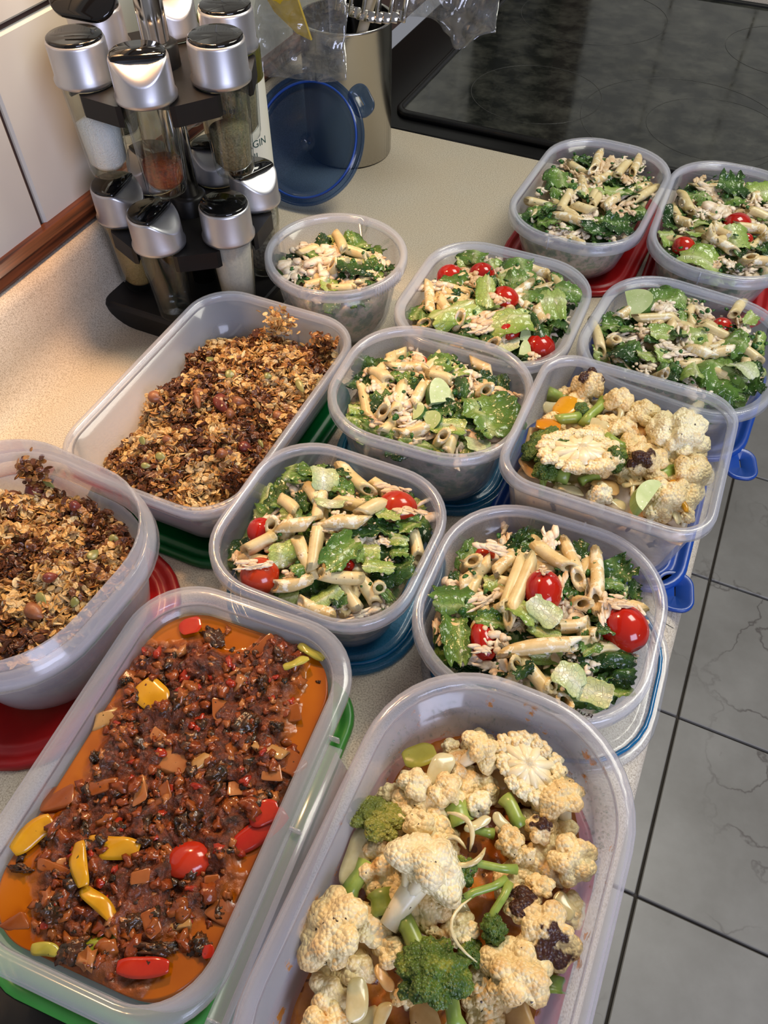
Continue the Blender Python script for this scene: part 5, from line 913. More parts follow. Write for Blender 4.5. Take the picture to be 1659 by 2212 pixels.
        if nar:
            bd_ = rnd.choice((-1, 1)) * L_ * rnd.uniform(.28, .46); path = [(t * L_ * .5, bd_ * (1 - t * t), .10 * L_ * (1 - t * t)) for t in (-1, -.75, -.5, -.25, 0, .25, .5, .75, 1)]
            V, F = tube(path, [W_ * .12, W_ * .24, W_ * .32, W_ * .34, W_ * .35, W_ * .34, W_ * .32, W_ * .25, W_ * .10], 8); V = [(v[0], v[1], v[2] * 1.0) for v in V]
            o = obj('onion_piece', mesh('onion_strand', V, F, [mn]), mtx=frame((x, y, z), rz, rnd.uniform(-.3, .3), 0, (1, 1, .8)))
        else: o = obj('onion_piece', band(mn, 2.3, .05, rnd.randrange(3), .19), mtx=frame((x, y, z), rz, rnd.uniform(-.5, .5), 0, (L_, W_ * 1.15, L_ * .6)))
        food_tag(o, '%s %s onion %s at the %s of the %s' % ('browned' if ex_i == 1 else 'pale', 'long' if L_ > .035 else 'short', 'strand' if nar else 'petal', wh, NAME[k]), 'onion', 'onion in the ' + NAME[k])
    elif ty == 'y':
        mn = ('yellow_pep', 'orange_pep', 'olive_pep', 'olive_pep')[ex_i]; nar = W_ < L_ * .45
        o = obj('pepper_piece', band(mn, 1.9 if nar else .8, .12 if nar else .12, rnd.randrange(3), .2 if nar else .06), mtx=frame((x, y, z + .001), rz, rnd.uniform(-.3, .3), 0, (L_, W_ * 1.1, L_ * .6)))
        food_tag(o, '%s pepper %s at the %s of the %s' % (('yellow', 'orange', 'olive', 'olive')[ex_i], 'strip' if nar else 'chunk', wh, NAME[k]), 'pepper', 'peppers in the ' + NAME[k])
    elif ty == 'r':
        o = obj('pepper_piece', band('red_pep', 1.0, .12, rnd.randrange(3), .06), mtx=frame((x, y, z + .001), rz, .2, 0, (L_, W_ * 1.15, L_ * .45)))
        food_tag(o, '%s red pepper piece at the %s of the %s' % ('long' if L_ > .04 else 'small', wh, NAME[k]), 'pepper', 'peppers in the ' + NAME[k])
    elif ty == 't':
        o = obj('stewed_tomato', TOM, mtx=frame((x, y, z - .003), rz, 0, .1, (L_ * .95, W_, W_ * .7))); o.data = tomato_mesh(3, 'tomato_stew_skin' if 'tomato_stew_skin' in M else 'red_pep')
        food_tag(o, 'whole skinned red tomato near the front of the stew', 'tomato', 'tomatoes in the stew tub')
    elif ty == 'g':
        o = obj('pepper_piece', lump_mesh(5 + ex_i, 'green_pep', 1.2, .4), mtx=frame((x, y, z - .003), rz, 0, 0, (L_, W_, W_ * .7)))
        food_tag(o, '%s green pepper lump at the front of the stew tub' % ('yellowish' if ex_i else 'olive'), 'pepper', 'peppers in the ' + NAME[k])
    elif ty == 'n':
        mn = ('stew_onion', 'stew_onion2', 'stew_pale')[ex_i]; th3 = (.0028, .0028, .006)[ex_i]
        o = obj('onion_piece' if ex_i < 2 else 'turnip_piece', chunk_mesh(int(abs(x) * 1e4) % 50, mn), mtx=frame((x, y, z - th3 * .45), rz, rnd.uniform(-.3, .3), rnd.uniform(-.2, .2), (L_, W_ * 1.05, th3)))
        food_tag(o, '%s %s at the %s of the %s' % (('pinkish', 'brown', 'pale')[ex_i], 'turnip piece' if ex_i == 2 else 'stewed onion piece', wh, NAME[k]), 'vegetable', 'vegetable pieces in the stew tub')
    elif ty == 'd':
        o = obj('greens_clump', lump_mesh(int(abs(x) * 1e4) % 60, 'stew_dark', 3.2, 1.3, 4), mtx=frame((x, y, z - .003), rz, 0, 0, (L_ * 1.1, W_ * 1.1, .014)))
        food_tag(o, '%s dark wilted greens clump at the %s of the %s' % (size_word(L_, .03, .015), wh, NAME[k]), 'greens', 'greens in the stew tub')
    elif ty == 'u':
        if 'u' not in ALM: ALM['u'] = almond('pump', 1, .35)
        o = obj('pumpkin_seed', ALM['u'], mtx=frame((x, y, z + .004), rz, .3, .2, (L_ * .9, W_, .006))); food_tag(o, 'green pumpkin seed at the %s of the %s' % (wh, NAME[k]), 'seed', 'pumpkin seeds in the ' + NAME[k])
    elif ty == 'a':
        key = 'a%d' % ex_i
        if key not in ALM: ALM[key] = almond('almond' if ex_i == 0 else 'almond_dk', 2 + ex_i, .7)
        o = obj('almond' if ex_i == 0 else 'dried_fruit', ALM[key], mtx=frame((x, y, z + .003), rz, .2, .2, (L_ * .9, W_ * .9, .011))); food_tag(o, '%s at the %s of the %s' % ('roasted almond' if ex_i == 0 else 'dark red dried fruit lump', wh, NAME[k]), 'nut' if ex_i == 0 else 'dried fruit', 'nuts in the ' + NAME[k])
# second layer: pieces between and just below the ones on top
for k in 'ABCDEFHI':
    cx, cy, a, b, r, th, h = CON[k]; n = 0; tries = 0; pts = list(BUSY[k])
    while n < 62 and tries < 2500:
        tries += 1; x = cx + rnd.uniform(-a, a); y = cy + rnd.uniform(-b, b); z = level(k, x, y) - .005
        if not inside(k, x, y, .0065, z - .004): continue
        if min(math.hypot(x - p_[0], y - p_[1]) for p_ in pts) < .0078: continue
        pts.append((x, y)); n += 1; q = rnd.random()
        if q < .40: put_leaf(k, x, y, z, rnd.uniform(.018, .03), rnd.uniform(.014, .022), rnd.uniform(0, 6.28), rnd.choice((1, 2, 3, 3, 2, 3)))
        elif q < .72:
            t = rnd.uniform(0, PI); l = rnd.uniform(.012, .018); dz = rnd.uniform(-.003, .003); p1 = (x - l * math.cos(t), y - l * math.sin(t)); p2 = (x + l * math.cos(t), y + l * math.sin(t))
            if inside(k, *p1, .004, z) and inside(k, *p2, .004, z): put_penne(k, (*p1, z - dz), (*p2, z + dz))
        else: put_chk(k, x, y, z + .002, rnd.uniform(.014, .022), rnd.uniform(.010, .016), rnd.uniform(0, 6.28))
    # parsley bits and crumbs too small to count
    parts = []; mi = []
    for i in range(230):
        x = cx + rnd.uniform(-a, a); y = cy + rnd.uniform(-b, b); z = level(k, x, y) + rnd.uniform(-.003, .007)
        if not inside(k, x, y, .006, z): continue
        pl = rnd.random() < .7; s_ = rnd.uniform(.0007, .0026 if pl else .0013); V, F = ICO[1]
        P_ = V * (1 + .7 * (vnoise(V + i, 1.7, i)[:, None] - .5)) * s_ * np.array([1.3, 1, .35 if pl else .7]); Rm = np.array(Matrix.Rotation(rnd.uniform(0, 6), 3, 'Z') @ Matrix.Rotation(rnd.uniform(-1, 1), 3, 'X'))
        parts.append((P_ @ Rm.T + np.array([x, y, z]), F)); mi += [0 if pl else 1] * len(F)
    V, F, _ = join(*parts); obj('herb_bits', mesh('herb_bits', V, F, ['parsley', 'chicken'], mi), label='chopped parsley and chicken crumbs scattered over the ' + NAME[k], cat='herbs', kind='stuff')
for k, n_ in (('G', 46), ('J', 60)):
    cx, cy, a, b, r, th, h = CON[k]; n = 0; tries = 0; pts = list(BUSY[k])
    while n < n_ and tries < 2500:
        tries += 1; x = cx + rnd.uniform(-a, a); y = cy + rnd.uniform(-b, b); z = level(k, x, y) - (.006 if k == 'G' else .007)
        if not inside(k, x, y, .009, z - .004) or min(math.hypot(x - p_[0], y - p_[1]) for p_ in pts) < .0095: continue
        if k == 'J' and y < .02 and x < -.02: continue
        pts.append((x, y)); n += 1; q = rnd.random(); wh = where(k, x, y); rz = rnd.uniform(0, 6.28)
        if q < .5:
            sz = rnd.uniform(.010, .015); P_, F_ = CR_M['c', rnd.randrange(6)]; key = 'sm%d' % rnd.randrange(4)
            if key not in ALM: ALM[key] = mesh('curd_small', P_, F_, ['curd'])
            o = obj('cauliflower_floret', ALM[key], mtx=frame((x, y, z), rz, rnd.uniform(-.6, .6), rnd.uniform(-.6, .6), (sz, sz, sz))); food_tag(o, 'small low-lying cauliflower bit at the %s of the %s' % (wh, NAME[k]), 'cauliflower', 'cauliflower in the ' + NAME[k])
        elif q < .88:
            o = obj('onion_piece', band(rnd.choice(('onion', 'onion_tan')), 1.5, .08, rnd.randrange(3), .12), mtx=frame((x, y, z + .002), rz, rnd.uniform(-.4, .4), 0, (.026, .013, .013))); food_tag(o, 'low-lying onion petal at the %s of the %s' % (wh, NAME[k]), 'onion', 'onion in the ' + NAME[k])
        else:
            V, F = tube([(-.011, 0, 0), (0, .001, .001), (.011, 0, 0)], [.0055, .005, .006], 10)
            if 'stk' not in ALM: ALM['stk'] = mesh('stalk', V, F, ['broc_stem'])
            o = obj('broccoli_stalk', ALM['stk'], mtx=frame((x, y, z + .001), rz, 0, rnd.uniform(-.3, .3))); food_tag(o, 'low-lying green broccoli stalk at the %s of the %s' % (wh, NAME[k]), 'broccoli', 'stalks in the ' + NAME[k])
# ------------------------------------------------ granola
OAT = []
for s in range(5):
    rr = np.random.RandomState(s); n = 8; V = [(0, 0, .10)]; F = []
    for ring, (rad, z) in enumerate(((.55, .13), (1, .0), (.55, -.10))):
        for i in range(n): t = 2 * PI * i / n; q = rad * (1 + .22 * (rr.rand() - .5)); V.append((q * math.cos(t), q * .72 * math.sin(t), z + .22 * (math.cos(t) * rad) ** 2 * (rr.rand() - .2) - (.12 if abs(math.sin(t)) < .3 and ring == 0 else 0)))
    V.append((0, 0, -.1))
    for i in range(n):
        q = (i + 1) % n; F += [(0, 1 + i, 1 + q), (1 + i, 1 + n + i, 1 + n + q, 1 + q), (1 + n + i, 1 + 2 * n + i, 1 + 2 * n + q, 1 + n + q), (1 + 2 * n + q, 1 + 2 * n + i, 1 + 3 * n)]
    OAT.append((np.array(V), F))
for k, n_ in (('L', 7800), ('M', 6800)):
    filling(k, 'fill_oat', 'granola_filling', 'packed lower layer of granola in the ' + NAME[k], hf=lambda W, k=k: gran_h(k, W) - .004)
    rr = np.random.RandomState(5 if k == 'L' else 6); cx, cy, a, b = CON[k][:4]; X = cx + (rr.rand(n_ * 2) * 2 - 1) * a * 1.02; Y = cy + (rr.rand(n_ * 2) * 2 - 1) * b * 1.02
    Z = gran_h(k, np.stack([X, Y, 0 * X], 1)); tone = fbm(np.stack([X, Y, 0 * X], 1), 60, 3, 2); VV = []; FF = []; MI = []; off = 0; c_ = 0
    for i in range(len(X)):
        if c_ >= n_: break
        z = Z[i] + (rr.rand() - .35) * .005
        if not inside(k, X[i], Y[i], .003, min(z, CON[k][6] - .004)): continue
        c_ += 1; V, F = OAT[rr.randint(5)]; s_ = .0029 * (.7 + .6 * rr.rand()); q = rr.rand()
        if q < .14: sc = np.array([s_ * .55, s_ * .35, s_ * .5])
        elif q < .28: sc = np.array([s_ * 1.3, s_ * .45, s_ * .8])
        else: sc = np.array([s_, s_, s_])
        e3 = Matrix.Rotation(rr.rand() * 6.28, 3, 'Z') @ Matrix.Rotation(rr.normal() * .75, 3, 'X') @ Matrix.Rotation(rr.normal() * .6, 3, 'Y')
        VV.append((V * sc) @ np.array(e3).T + np.array([X[i], Y[i], z])); FF += [tuple(j + off for j in f) for f in F]; off += len(V)
        t = tone[i] + rr.normal() * .10; m_i = 2 if t > .60 or q < .1 else (0 if t > .47 else (1 if t > .37 else 3)); MI += [m_i] * len(F)
    obj('granola_flakes', mesh('granola', np.concatenate(VV), FF, ['oat', 'oat2', 'oat3', 'oat4'], MI, smooth=False), label='toasted oat flakes and seeds heaped in the ' + NAME[k], cat='granola', kind='stuff')
# loose clusters standing up from the heap
def cluster(x, y, z, s_, tilt, lab, dark=False):
    rr = np.random.RandomState(int(abs(x) * 1e4)); VV = []; FF = []; MI = []; off = 0
    for i in range(150):
        V, F = OAT[rr.randint(5)]; p_ = rr.normal(size=3) * np.array([.32, .28, .42]) * s_; e3 = Matrix.Rotation(rr.rand() * 6.28, 3, 'Z') @ Matrix.Rotation(rr.rand() * 3, 3, 'X')
        VV.append((V * .0028 * (.7 + .5 * rr.rand())) @ np.array(e3).T + p_); FF += [tuple(j + off for j in f) for f in F]; off += len(V); MI += [rr.choice([1, 3]) if dark else rr.choice([0, 0, 2, 1])] * len(F)
    o = obj('granola_cluster', mesh('cluster', np.concatenate(VV), FF, ['oat', 'oat2', 'oat3', 'oat4'], MI, smooth=False), loc=(x, y, z), label=lab, cat='granola')
cluster(-0.2962, 0.4443, .058, .017, 0, 'small pale granola cluster sticking up at the back of the rectangular tub')
cluster(-0.2510, 0.4373, .054, .016, 0, 'dark granola cluster in the back right corner of the rectangular tub', True)
cluster(-0.3522, 0.2166, .080, .013, 0, 'very dark granola lump sticking up at the back of the tall tub', True)
# ------------------------------------------------ stew
filling('K', 'stew', 'tomato_stew', 'thick red-brown vegetable stew in orange oil filling the long clip-lock tub', hf=stew_h, nr=170, attrf=lambda W, tp: stew_mask(W) * tp)
parts = []; mi = []; cx, cy, a, b, r, th, h = CON['K']
for i in range(1250):
    x = cx + rnd.uniform(-a, a); y = cy + rnd.uniform(-b, b); P1 = np.array([[x, y, 0.]]); mk = stew_mask(P1)[0]
    if rnd.random() > mk * .95 + .04 or not inside('K', x, y, .005, .055): continue
    s_ = rnd.uniform(.0009, .0026) * rnd.choice((.8, 1, 1.3)); V, F = ICO[2]; P_ = V * (1 + 2.0 * (vnoise(V + i, 1.9, i)[:, None] - .5)) * s_ * np.array([1.35, 1, .6]); Rm = np.array(Matrix.Rotation(rnd.uniform(0, 6), 3, 'Z') @ Matrix.Rotation(rnd.uniform(-.5, .5), 3, 'X'))
    parts.append((P_ @ Rm.T + np.array([x, y, stew_h(P1)[0] + .0004]), F)); mi += [rnd.choice((0, 0, 0, 1, 1, 1, 2, 3, 4, 4, 4, 4, 4))] * len(F)
V, F, _ = join(*parts); obj('vegetable_bits', mesh('vegetable_bits', V, F, ['stew_dark', 'stew_onion2', 'stew_onion', 'stew_red', 'stew_bit'], mi), label='fine chopped vegetable bits all over the stew', cat='vegetables', kind='stuff')
# ------------------------------------------------ spice rack
RX, RY = -.420, .513
e = empty('spice_rack', (RX, RY, 0), label='revolving black spice rack with chrome column and two tiers', cat='spice rack')
V, F = sweep(.071, .071, .012, [(0, 0), (0, .018), (.002, .021), (.004, .022)], 6, False); obj('base', mesh('rack_base', V, F, ['black'], smooth=False), e)
V, F = lathe([(.0105, .02), (.0105, .42)], 28); obj('column', mesh('rack_column', V, F, ['chrome']), e)
for zc in (.095, .2155):
    V, F = lathe([(.0155, zc - .03), (.0155, zc + .012), (.013, zc + .014)], 24); obj('hub', mesh('rack_hub', V, F, ['black']), e)
def plate(th0):
    """disc with six round notches open to the outside"""
    pts = []; R0 = .058; rc = .0205; Ro = .0725; ph = 1.0
    for q in range(6):
        a0 = th0 + q * PI / 3; cxn, cyn = R0 * math.cos(a0), R0 * math.sin(a0)
        for i in range(15): t = a0 - ph - (2 * PI - 2 * ph) * i / 14; pts.append((cxn + rc * math.cos(t), cyn + rc * math.sin(t)))
        for dt in (-.225, .225): pts.append((Ro * math.cos(a0 + PI / 6 + dt), Ro * math.sin(a0 + PI / 6 + dt)))
    return pts
for zc, th0 in ((.0925, math.radians(217)), (.2125, math.radians(235))):
    pts = plate(th0); n = len(pts); V = [(x, y, zc - .015) for x, y in pts] + [(x, y, zc) for x, y in pts]; F = [(i, (i + 1) % n, n + (i + 1) % n, n + i) for i in range(n)] + [tuple(range(n))[::-1], tuple(range(n, 2 * n))]
    obj('tier_plate', mesh('tier_plate', V, F, ['black'], smooth=False), e)
gl_prof = [(.0005, .001), (.012, .0), (.0150, .002), (.0160, .006), (.0192, .070), (.0185, .074), (.0165, .078), (.0165, .084)]
V, F = lathe(gl_prof + [(.0155, .084), (.0155, .077), (.0176, .072), (.0182, .069), (.0148, .010), (.012, .0065), (.0005, .006)], 36, True); GLS = mesh('jar_glass', V, F, ['glass'])
def cap_mesh(notch):
    n = 56; V = []; F = []; prof = [(.0190, .070), (.0222, .072), (.0225, .0745), (.0212, .077), (.0210, .098), (.0203, .1000), (.0165, .1000), (.006, .1002)]
    for j, (r_, z) in enumerate(prof):
        for i in range(n):
            t = 2 * PI * i / n; a_ = abs((t + PI) % (2 * PI) - PI); w_ = (0.5 + .5 * math.cos(min(1, a_ / 1.25) * PI)) ** .7 if notch else 0
            zz = z
            if j in (4, 5): zz = z - .0125 * w_
            if j == 6: zz = z - .0100 * w_
            V.append((r_ * math.cos(t), r_ * math.sin(t), zz))
    for j in range(len(prof) - 1):
        for i in range(n): q = (i + 1) % n; F.append((j * n + i, j * n + q, (j + 1) * n + q, (j + 1) * n + i))
    F.append(tuple(range((len(prof) - 1) * n, len(prof) * n))); F.append(tuple(range(n))[::-1]); return mesh('jar_cap', V, F, ['silver'])
CAPS = [cap_mesh(0), cap_mesh(1)]
def lid_mesh(notch):
    R_ = .0198; pts = []
    for i in range(48):
        t = 2 * PI * i / 48; x, y = R_ * math.cos(t), R_ * math.sin(t)
        if notch and x > .0075: x = .0075 + (x - .0075) * .08
        pts.append((x, y))
    n = 48; V = [(x, y, .0985) for x, y in pts] + [(x, y, .1015) for x, y in pts] + [(x * .93, y * .93, .1024) for x, y in pts]; F = []
    for j in range(2):
        for i in range(n): q = (i + 1) % n; F.append((j * n + i, j * n + q, (j + 1) * n + q, (j + 1) * n + i))
    F += [tuple(range(n))[::-1], tuple(range(2 * n, 3 * n))]; return V, F
LIDS = [mesh('jar_lid', *lid_mesh(0), ['gloss_black']), mesh('jar_lid', *lid_mesh(1), ['gloss_black'])]
V = []; F = []
for i in range(17):   # crescent finger grip
    t = -1 + i / 8; hh = .0034 * (1 - t * t) + .0002; V += [(.0035 + .006 * (1 - t * t), t * .0165, .1022), (.001 + .006 * (1 - t * t), t * .0165, .1022 + hh), (-.0035 - .002 * (1 - t * t), t * .0165, .1022)]
for i in range(16): F += [(3 * i, 3 * i + 3, 3 * i + 4, 3 * i + 1), (3 * i + 1, 3 * i + 4, 3 * i + 5, 3 * i + 2)]
GRIP = mesh('lid_grip', V, F, ['gloss_black'])
def spice_jar(ang, tier, rot, notch, label, fill=None, lev=.03, flabel=None, flip=False, slope=0.):
    zb = .0225 if tier == 0 else .1425; x, y = RX + .058 * math.cos(math.radians(ang)), RY + .058 * math.sin(math.radians(ang))
    j = empty('spice_jar', (x, y, zb), math.radians(rot), label=label, cat='jar', group='spice jars on the revolving rack')
    obj('glass_body', GLS, j); obj('cap_collar', CAPS[notch], j); l_ = obj('lid', LIDS[notch], j); g_ = obj('finger_grip', GRIP, l_, loc=(-.002 if notch else 0, 0, 0))
    if fill:
        n = 28; V = []; F = []; pr = [(.011, .0068), (.0143, .011), (.0150 + .03 * (lev - .011) * 1.2, lev)]
        pr = [(.0112, .0070), (.0143, .0112), (.0143 + (lev - .0112) * .056, lev)]
        for r_, z in pr:
            for i in range(n): t = 2 * PI * i / n; V.append((r_ * math.cos(t), r_ * math.sin(t), z + (slope * r_ * math.cos(t) if z == lev else 0)))
        for i in range(2):
            for q in range(n): p_ = (q + 1) % n; F.append((i * n + q, i * n + p_, (i + 1) * n + p_, (i + 1) * n + q))
        F += [tuple(range(n))[::-1]]; V.append((0, 0, lev + .002)); F += [(2 * n + q, 2 * n + (q + 1) % n, 3 * n) for q in range(n)]
        o = obj('spice', mesh('spice', V, F, [fill]), loc=(x, y, zb), label=flabel, cat='spice', kind='stuff')
    return j
J = spice_jar
J(235, 1, 120, 0, 'upper tier jar of white salt nearest the wall', 'salt', .048, 'white coarse salt in the upper left jar', slope=.5)
J(295, 1, 305, 1, 'upper front jar of red chilli flakes with an open scoop notch', 'chilli', .024, 'red chilli flakes low in the upper front jar')
jj = J(355, 1, 110, 0, 'upper right jar of dried parsley with a handwritten word', 'herb_s', .036, 'dried green herb in the upper right jar')
J(55, 1, 100, 0, 'upper back right jar behind the parsley jar', 'herb_s', .060, 'dried herb in the upper back right jar')
J(115, 1, 330, 1, 'upper back jar behind the chrome column', 'curry', .03, 'brown spice in the upper back jar')
J(175, 1, 290, 0, 'upper back left jar beside the wall tiles', 'herb_s', .04, 'dark dried herb in the upper back left jar')
for o in [o for o in bpy.data.objects if o.name.startswith('spice_jar') and 'upper back left' in o.get('label', '')]:
    V, F = sweep(.0235, .0165, .014, [(0, 0), (0, .0026), (.0012, .0036)], 8, False); q = obj('open_flap', mesh('open_flap', V, F, ['gloss_black']), o); q.matrix_basis = (Matrix.Translation(o.location) @ Matrix.Rotation(o.rotation_euler.z, 4, 'Z')).inverted() @ frame((-.4500, .4815, .263), .25, .65, .10)
J(217, 0, 10, 1, 'lower left jar of brown spice', 'curry', .066, 'brown ground spice in the lower left jar')
J(277, 0, 5, 1, 'lower front jar, clear and nearly empty')
J(337, 0, 100, 0, 'lower right jar of pale powder', 'garlic_s', .066, 'pale greyish powder in the lower right jar')
J(37, 0, 340, 1, 'lower right back jar of grey seeds', 'seeds_s', .060, 'grey seeds in the lower right back jar')
J(97, 0, 290, 1, 'lower back jar under the upper tier', 'herb_s', .05, 'dried herb in the lower back jar')
J(157, 0, 250, 1, 'lower back left jar near the wall', 'curry', .05, 'brown spice in the lower back left jar')
def text(name, s_, size, m_, parent, loc, rot, ext=.0002, lab=None, bold=False):
    c = bpy.data.curves.new(name, 'FONT'); c.body = s_; c.size = size; c.extrude = ext; c.align_x = 'CENTER'; c.align_y = 'CENTER'; c.materials.append(M[m_])
    o = bpy.data.objects.new(name, c); COL.objects.link(o); o.parent = parent; o.location = loc; o.rotation_euler = rot; return o
def text_mesh(s_, size, ext=.0002):
    c = bpy.data.curves.new('t', 'FONT'); c.body = s_; c.size = size; c.extrude = ext; c.align_x = 'CENTER'; c.align_y = 'CENTER'; c.resolution_u = 3
    o = bpy.data.objects.new('t', c); COL.objects.link(o); bpy.context.view_layer.update(); me = o.evaluated_get(bpy.context.evaluated_depsgraph_get()).to_mesh()
    V = [tuple(v.co) for v in me.vertices]; F = [tuple(f.vertices) for f in me.polygons]; o.to_mesh_clear(); bpy.data.objects.remove(o); return V, F
def wrap(V, R_, a0, z0, dirn=1): return [((R_ + v[2]) * math.cos(a0 + dirn * v[0] / R_), (R_ + v[2]) * math.sin(a0 + dirn * v[0] / R_), z0 + v[1]) for v in V]
V, F = text_mesh('Parsley', .0062, .00012); obj('handwritten_word', mesh('word', wrap(V, .0195, math.radians(300 - 110), .057), F, ['pen_ink'], smooth=False), jj)
# steel canister with utensils
CX, CY = -.4235, .8345
e = empty('utensil_canister', (CX, CY, 0), label='brushed steel utensil canister standing by the cooktop corner', cat='canister')
V, F = lathe([(.0005, .0), (.0485, .0), (.0500, .002), (.0500, .1405), (.0512, .1425), (.0510, .1448), (.0495, .1450), (.0485, .1432), (.0485, .004), (.0005, .004)], 56, True); obj('body', mesh('canister', V, F, ['steel']), e)
def utensil(nm, lab, path, rad, m_, cat='utensil'):
    V, F = tube(path, rad, 12); return obj(nm, mesh(nm, V, F, [m_]), label=lab, cat=cat)
utensil('wooden_spoon', 'pale wooden handle leaning inside the steel canister', [(CX - .01, CY - .03, .006), (CX + .030, CY - .022, .140), (CX + .060, CY - .010, .24)], [.006, .0055, .006], 'pale_wood')
utensil('ladle', 'black plastic ladle handle standing in the steel canister', [(CX - .02, CY + .02, .006), (CX - .018, CY + .03, .16), (CX - .01, CY + .04, .26)], [.010, .016, .014], 'black')
utensil('ladle', 'second black utensil handle deeper in the steel canister', [(CX + .02, CY + .02, .006), (CX + .012, CY + .024, .16), (CX + .0, CY + .03, .26)], [.010, .018, .014], 'black')
e = empty('slotted_turner', (CX + .045, CY - .036, .156), label='shiny metal slotted turner head resting over the canister rim', cat='utensil'); e.rotation_euler = (-.5, .10, .25)
parts = []; 
for i in range(6): x = -.034 + i * .0136; parts.append(box(.0052 if i in (0, 5) else .0042, .0016, .070, .0006, 1, (x, -.0035 * (1 - (x / .034) ** 2), .040)))
for i in range(9): t = -1 + i / 4; parts.append(box(.011, .0016, .010, .0006, 1, (t * .031, -.0035 * (1 - t * t), .0045 + .006 * t * t)))
parts.append(box(.073, .0016, .012, .0006, 1, (0, 0, .078))); V, F, _ = join(*parts); obj('head', mesh('turner_head', V, F, ['chrome']), e)
V, F = tube([(0, 0, .078), (0, .003, .13), (0, .004, .2)], .004, 10); obj('handle', mesh('turner_handle', V, F, ['chrome']), e)
# crumpled clear bags
def bag(nm, C4, lab, bulge=.014, s=0, n=46, tip=0.):
    """closed film bag between four corners (bl, br, tr, tl)"""
    bl, br, tr, tl = [np.array(q) for q in C4]; V = []
    for side in (-1, 1):
        for i in range(n):
            for j in range(n):
                u = i / (n - 1); v = j / (n - 1); p_ = (bl * (1 - u) + br * u) * (1 - v) + (tl * (1 - u) + tr * u) * v
                w_ = (math.sin(PI * u) ** .5) * (math.sin(PI * min(1, v + .0)) ** .5 if v < .5 else 1 if v < .98 else .3); p_ = p_ + np.array([0, side * bulge * w_, 0]); p_[2] -= tip * math.exp(-((u - .68) / .16) ** 2) * (1 - v) ** 2; V.append(p_)
    V = np.array(V); hlf = n * n; nz = lambda f, k: fbm(V, f, 3, s + k) - .47; ed = np.array([(math.sin(PI * (i / (n - 1))) * 1.0) ** .3 for sd in (0, 1) for i in range(n) for j in range(n)])
    rg = lambda f, k: 1 - np.abs(2 * vnoise(V, f, s + k) - 1)
    V[:, 1] += (nz(38, 1) * .022 + (rg(70, 2) - .5) * .008) * ed; V[:, 0] += nz(34, 5) * .014; V[:, 2] += nz(34, 7) * .010
    sid = np.arange(len(V)) >= hlf; F = []
    for o_ in (0, hlf):
        for i in range(n - 1):
            for j in range(n - 1):
                q = o_ + i * n + j; f = (q, q + n, q + n + 1, q + 1); F.append(f if o_ == 0 else f[::-1])
    for j in range(n - 1):
        for a_ in (0, (n - 1) * n): F.append((a_ + j, a_ + j + 1, hlf + a_ + j + 1, hlf + a_ + j))
    for i in range(n - 1): F.append((i * n, (i + 1) * n, hlf + (i + 1) * n, hlf + i * n))
    return obj(nm, mesh(nm, V, F, ['film']), label=lab, cat='plastic bag')
bag('plastic_bag', [(-.490, .752, .104), (-.385, .758, .113), (-.388, .77, .225), (-.492, .77, .215)], 'crumpled clear plastic bag with a yellow tool inside, hung before the steel canister', .014, 3)
bag('plastic_bag', [(-.372, .845, .150), (-.262, .850, .150), (-.245, .86, .25), (-.365, .86, .25)], 'crumpled clear plastic bag end sticking out over the cooktop corner', .012, 9, tip=.024)
V = [(-.485, .753, .20), (-.442, .753, .205), (-.424, .757, .146), (-.440, .757, .150), (-.464, .757, .166)]; V = V + [(x, y + .003, z) for x, y, z in V]
F = [(0, 1, 2, 3, 4)[::-1], (5, 6, 7, 8, 9)] + [(i, (i + 1) % 5, 5 + (i + 1) % 5, 5 + i) for i in range(5)]
obj('yellow_spatula', mesh('yellow_spatula', V, F, ['yellow_pl'], smooth=False), label='yellow plastic blade with a pointed tip inside the clear bag', cat='utensil')
# blue lid leaning on the canister
e = empty('container_lid', (-.421, .730, .0555), label='round clear blue lid leaning upright before the steel canister', cat='lid')
V, F = lathe([(.0005, 0), (.01, 0), (.03, 0), (.050, 0), (.0520, 0), (.0535, .0018), (.0555, .0018), (.0575, .0), (.0655, 0), (.0665, .002), (.0665, .007), (.0650, .0072), (.0640, .0035), (.0600, .0035), (.0595, .006), (.0580, .006), (.0570, .0035), (.0520, .002), (.05, .0016), (.03, .0016), (.01, .0016), (.0005, .0016)], 72, True)
obj('panel', mesh('round_lid', V, F, ['lid_blue_clear']), e)
V, F = lathe([(.0572, .0036), (.0592, .0036), (.0592, .0066), (.0572, .0066)], 72, True); obj('sealing_ring', mesh('round_lid_ring', V, F, ['blue']), e)
V, F = sweep(.012, .017, .011, [(0, .001), (0, .0032), (.0015, .004), (.003, .0024), (.0115, .0024), (.0115, .001)], 6); o = obj('pull_tab', mesh('round_tab', V, F, ['lid_blue_clear']), e, loc=(.051, .050, 0)); o.rotation_euler.z = .78
e.rotation_euler = (math.radians(52), 0, 0)
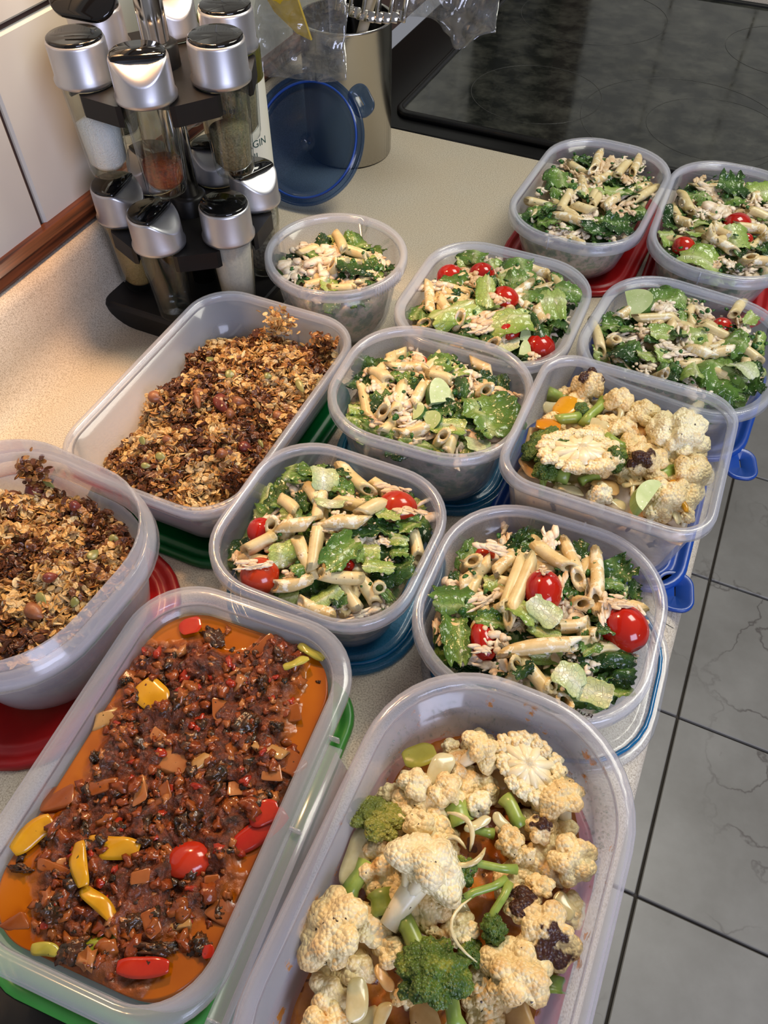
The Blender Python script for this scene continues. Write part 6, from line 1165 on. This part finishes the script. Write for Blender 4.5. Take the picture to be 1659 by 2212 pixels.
# olive oil bottle behind the rack
e = empty('oil_bottle', (-.447, .640, 0), label='green glass olive oil bottle with a cream label behind the spice rack', cat='bottle')
V, F = lathe([(.0005, .001), (.028, 0), (.031, .004), (.031, .175), (.027, .195), (.014, .215), (.0135, .25), (.0135, .27)], 40); obj('body', mesh('bottle', V, F, ['oil_glass']), e)
V = []; F = []; n = 30
for i in range(n + 1): t = -2.6 + 3.4 * i / n; V += [(.0313 * math.cos(t), .0313 * math.sin(t), .028), (.0313 * math.cos(t), .0313 * math.sin(t), .152), (.0316 * math.cos(t), .0316 * math.sin(t), .028), (.0316 * math.cos(t), .0316 * math.sin(t), .152)]
for i in range(n): F += [(4 * i + 2, 4 * i + 6, 4 * i + 7, 4 * i + 3), (4 * i + 1, 4 * i + 5, 4 * i + 4, 4 * i), (4 * i + 3, 4 * i + 7, 4 * i + 5, 4 * i + 1), (4 * i, 4 * i + 4, 4 * i + 6, 4 * i + 2)]
F += [(0, 2, 3, 1), (4 * n + 1, 4 * n + 3, 4 * n + 2, 4 * n)]; lb = obj('paper_label', mesh('bottle_label', V, F, ['label'], smooth=False), e)
for s_, z, sz in (('EXTRA VIRGIN', .100, .010), ('OLIVE OIL', .088, .010), ('ACEITE DE OLIVA', .072, .0085), ('2', .128, .02)):
    V, F = text_mesh(s_, sz, .0001); obj('lettering', mesh('lettering', wrap(V, .0317, -1.05 if s_ != '2' else -.75, z), F, ['ink'], smooth=False), lb)
utensil('bottle_neck', 'x', [(0, 0, 0), (0, 0, .01)], .001, 'ink') if False else None
# maker's word pressed in the back rim of the large tub (it reads mirrored from inside)
for o in list(bpy.data.objects):
    if o.name.startswith('storage_tub') and o['label'] == LAB['J']:
        V, F = text_mesh('Rubbermaid', .0062, .00015); V = [(-x, z, y) for x, y, z in V]; b = CON['J'][3]
        obj('embossed_word', mesh('embossed_word', V, F, ['hob_line'], smooth=False), o, loc=(.020, b + .0002, CON['J'][6] - .0075))
# pen ticks on the counter
for x, y in ((.0665, .3305), (.0630, .312)):
    V, F = box(.0075, .0006, .00015); o = obj('pen_mark', mesh('pen_mark', V, F, ['pen_ink'], smooth=False), loc=(x, y, .00010), label='short dark pen tick on the counter edge, %s of two' % ('back' if y > .32 else 'front'), cat='mark', group='pen ticks on the counter'); o.rotation_euler.z = -.25
V, F = box(.30, .10, .004, .0015, 1); obj('dark_slab', mesh('dark_slab', V, F, ['black']), label='dark flat strip added at the bottom left corner under the stew tub', cat='mat', loc=(-.145, -.075, .0022))  # thin black slab added as a stand-in for the dark corner


# alike pieces of one kind in one spot: told apart by their order from the left of the picture
ORD = ('first', 'second', 'third', 'fourth', 'fifth', 'sixth', 'seventh', 'eighth', 'ninth', 'tenth'); bpy.context.view_layer.update()
for (cat, lab), lst in USED.items():
    if 2 <= len(lst) <= 10 and len(lab.split()) <= 13:
        def px(o):
            d = o.matrix_world.translation - Vector((0, 0, .47)); return d.dot(rt) / -d.dot(bk)
        ss = sorted((o for o, g in lst), key=px)
        for i, o in enumerate(ss): o['label'] = lab + ', ' + (('left one', 'right one')[i] if len(ss) == 2 else ORD[i] + ' from left')
# condensation inside the large tub's back wall
cx, cy, a, b, r, th, h = CON['J']; parts = []
for i in range(420):
    z = rnd.uniform(.052, .078); t = rnd.uniform(.9, 2.6); ii = IN['J'][0] + IN['J'][1] * (h - z) / (h - .012) - .0002; q = ringpts(a - ii, b - ii, r - ii * .75, z, 24); cand = [p_ for p_ in q if p_[1] > .02]; p_ = rnd.choice(cand)
    s_ = rnd.uniform(.0003, .0009); V, F = ICO[1]; nrm = Vector((p_[0] / a ** 2, p_[1] / b ** 2, 0)).normalized(); jx = rnd.uniform(-.002, .002)
    parts.append((V * s_ + np.array([cx + p_[0] - nrm.x * .0004 + jx * -nrm.y, cy + p_[1] - nrm.y * .0004 + jx * nrm.x, z]), F))
V, F, _ = join(*parts); obj('condensation_drops', mesh('drops', V, F, ['glass']), label='tiny water droplets on the back inside wall of the large front tub', cat='water', kind='stuff')
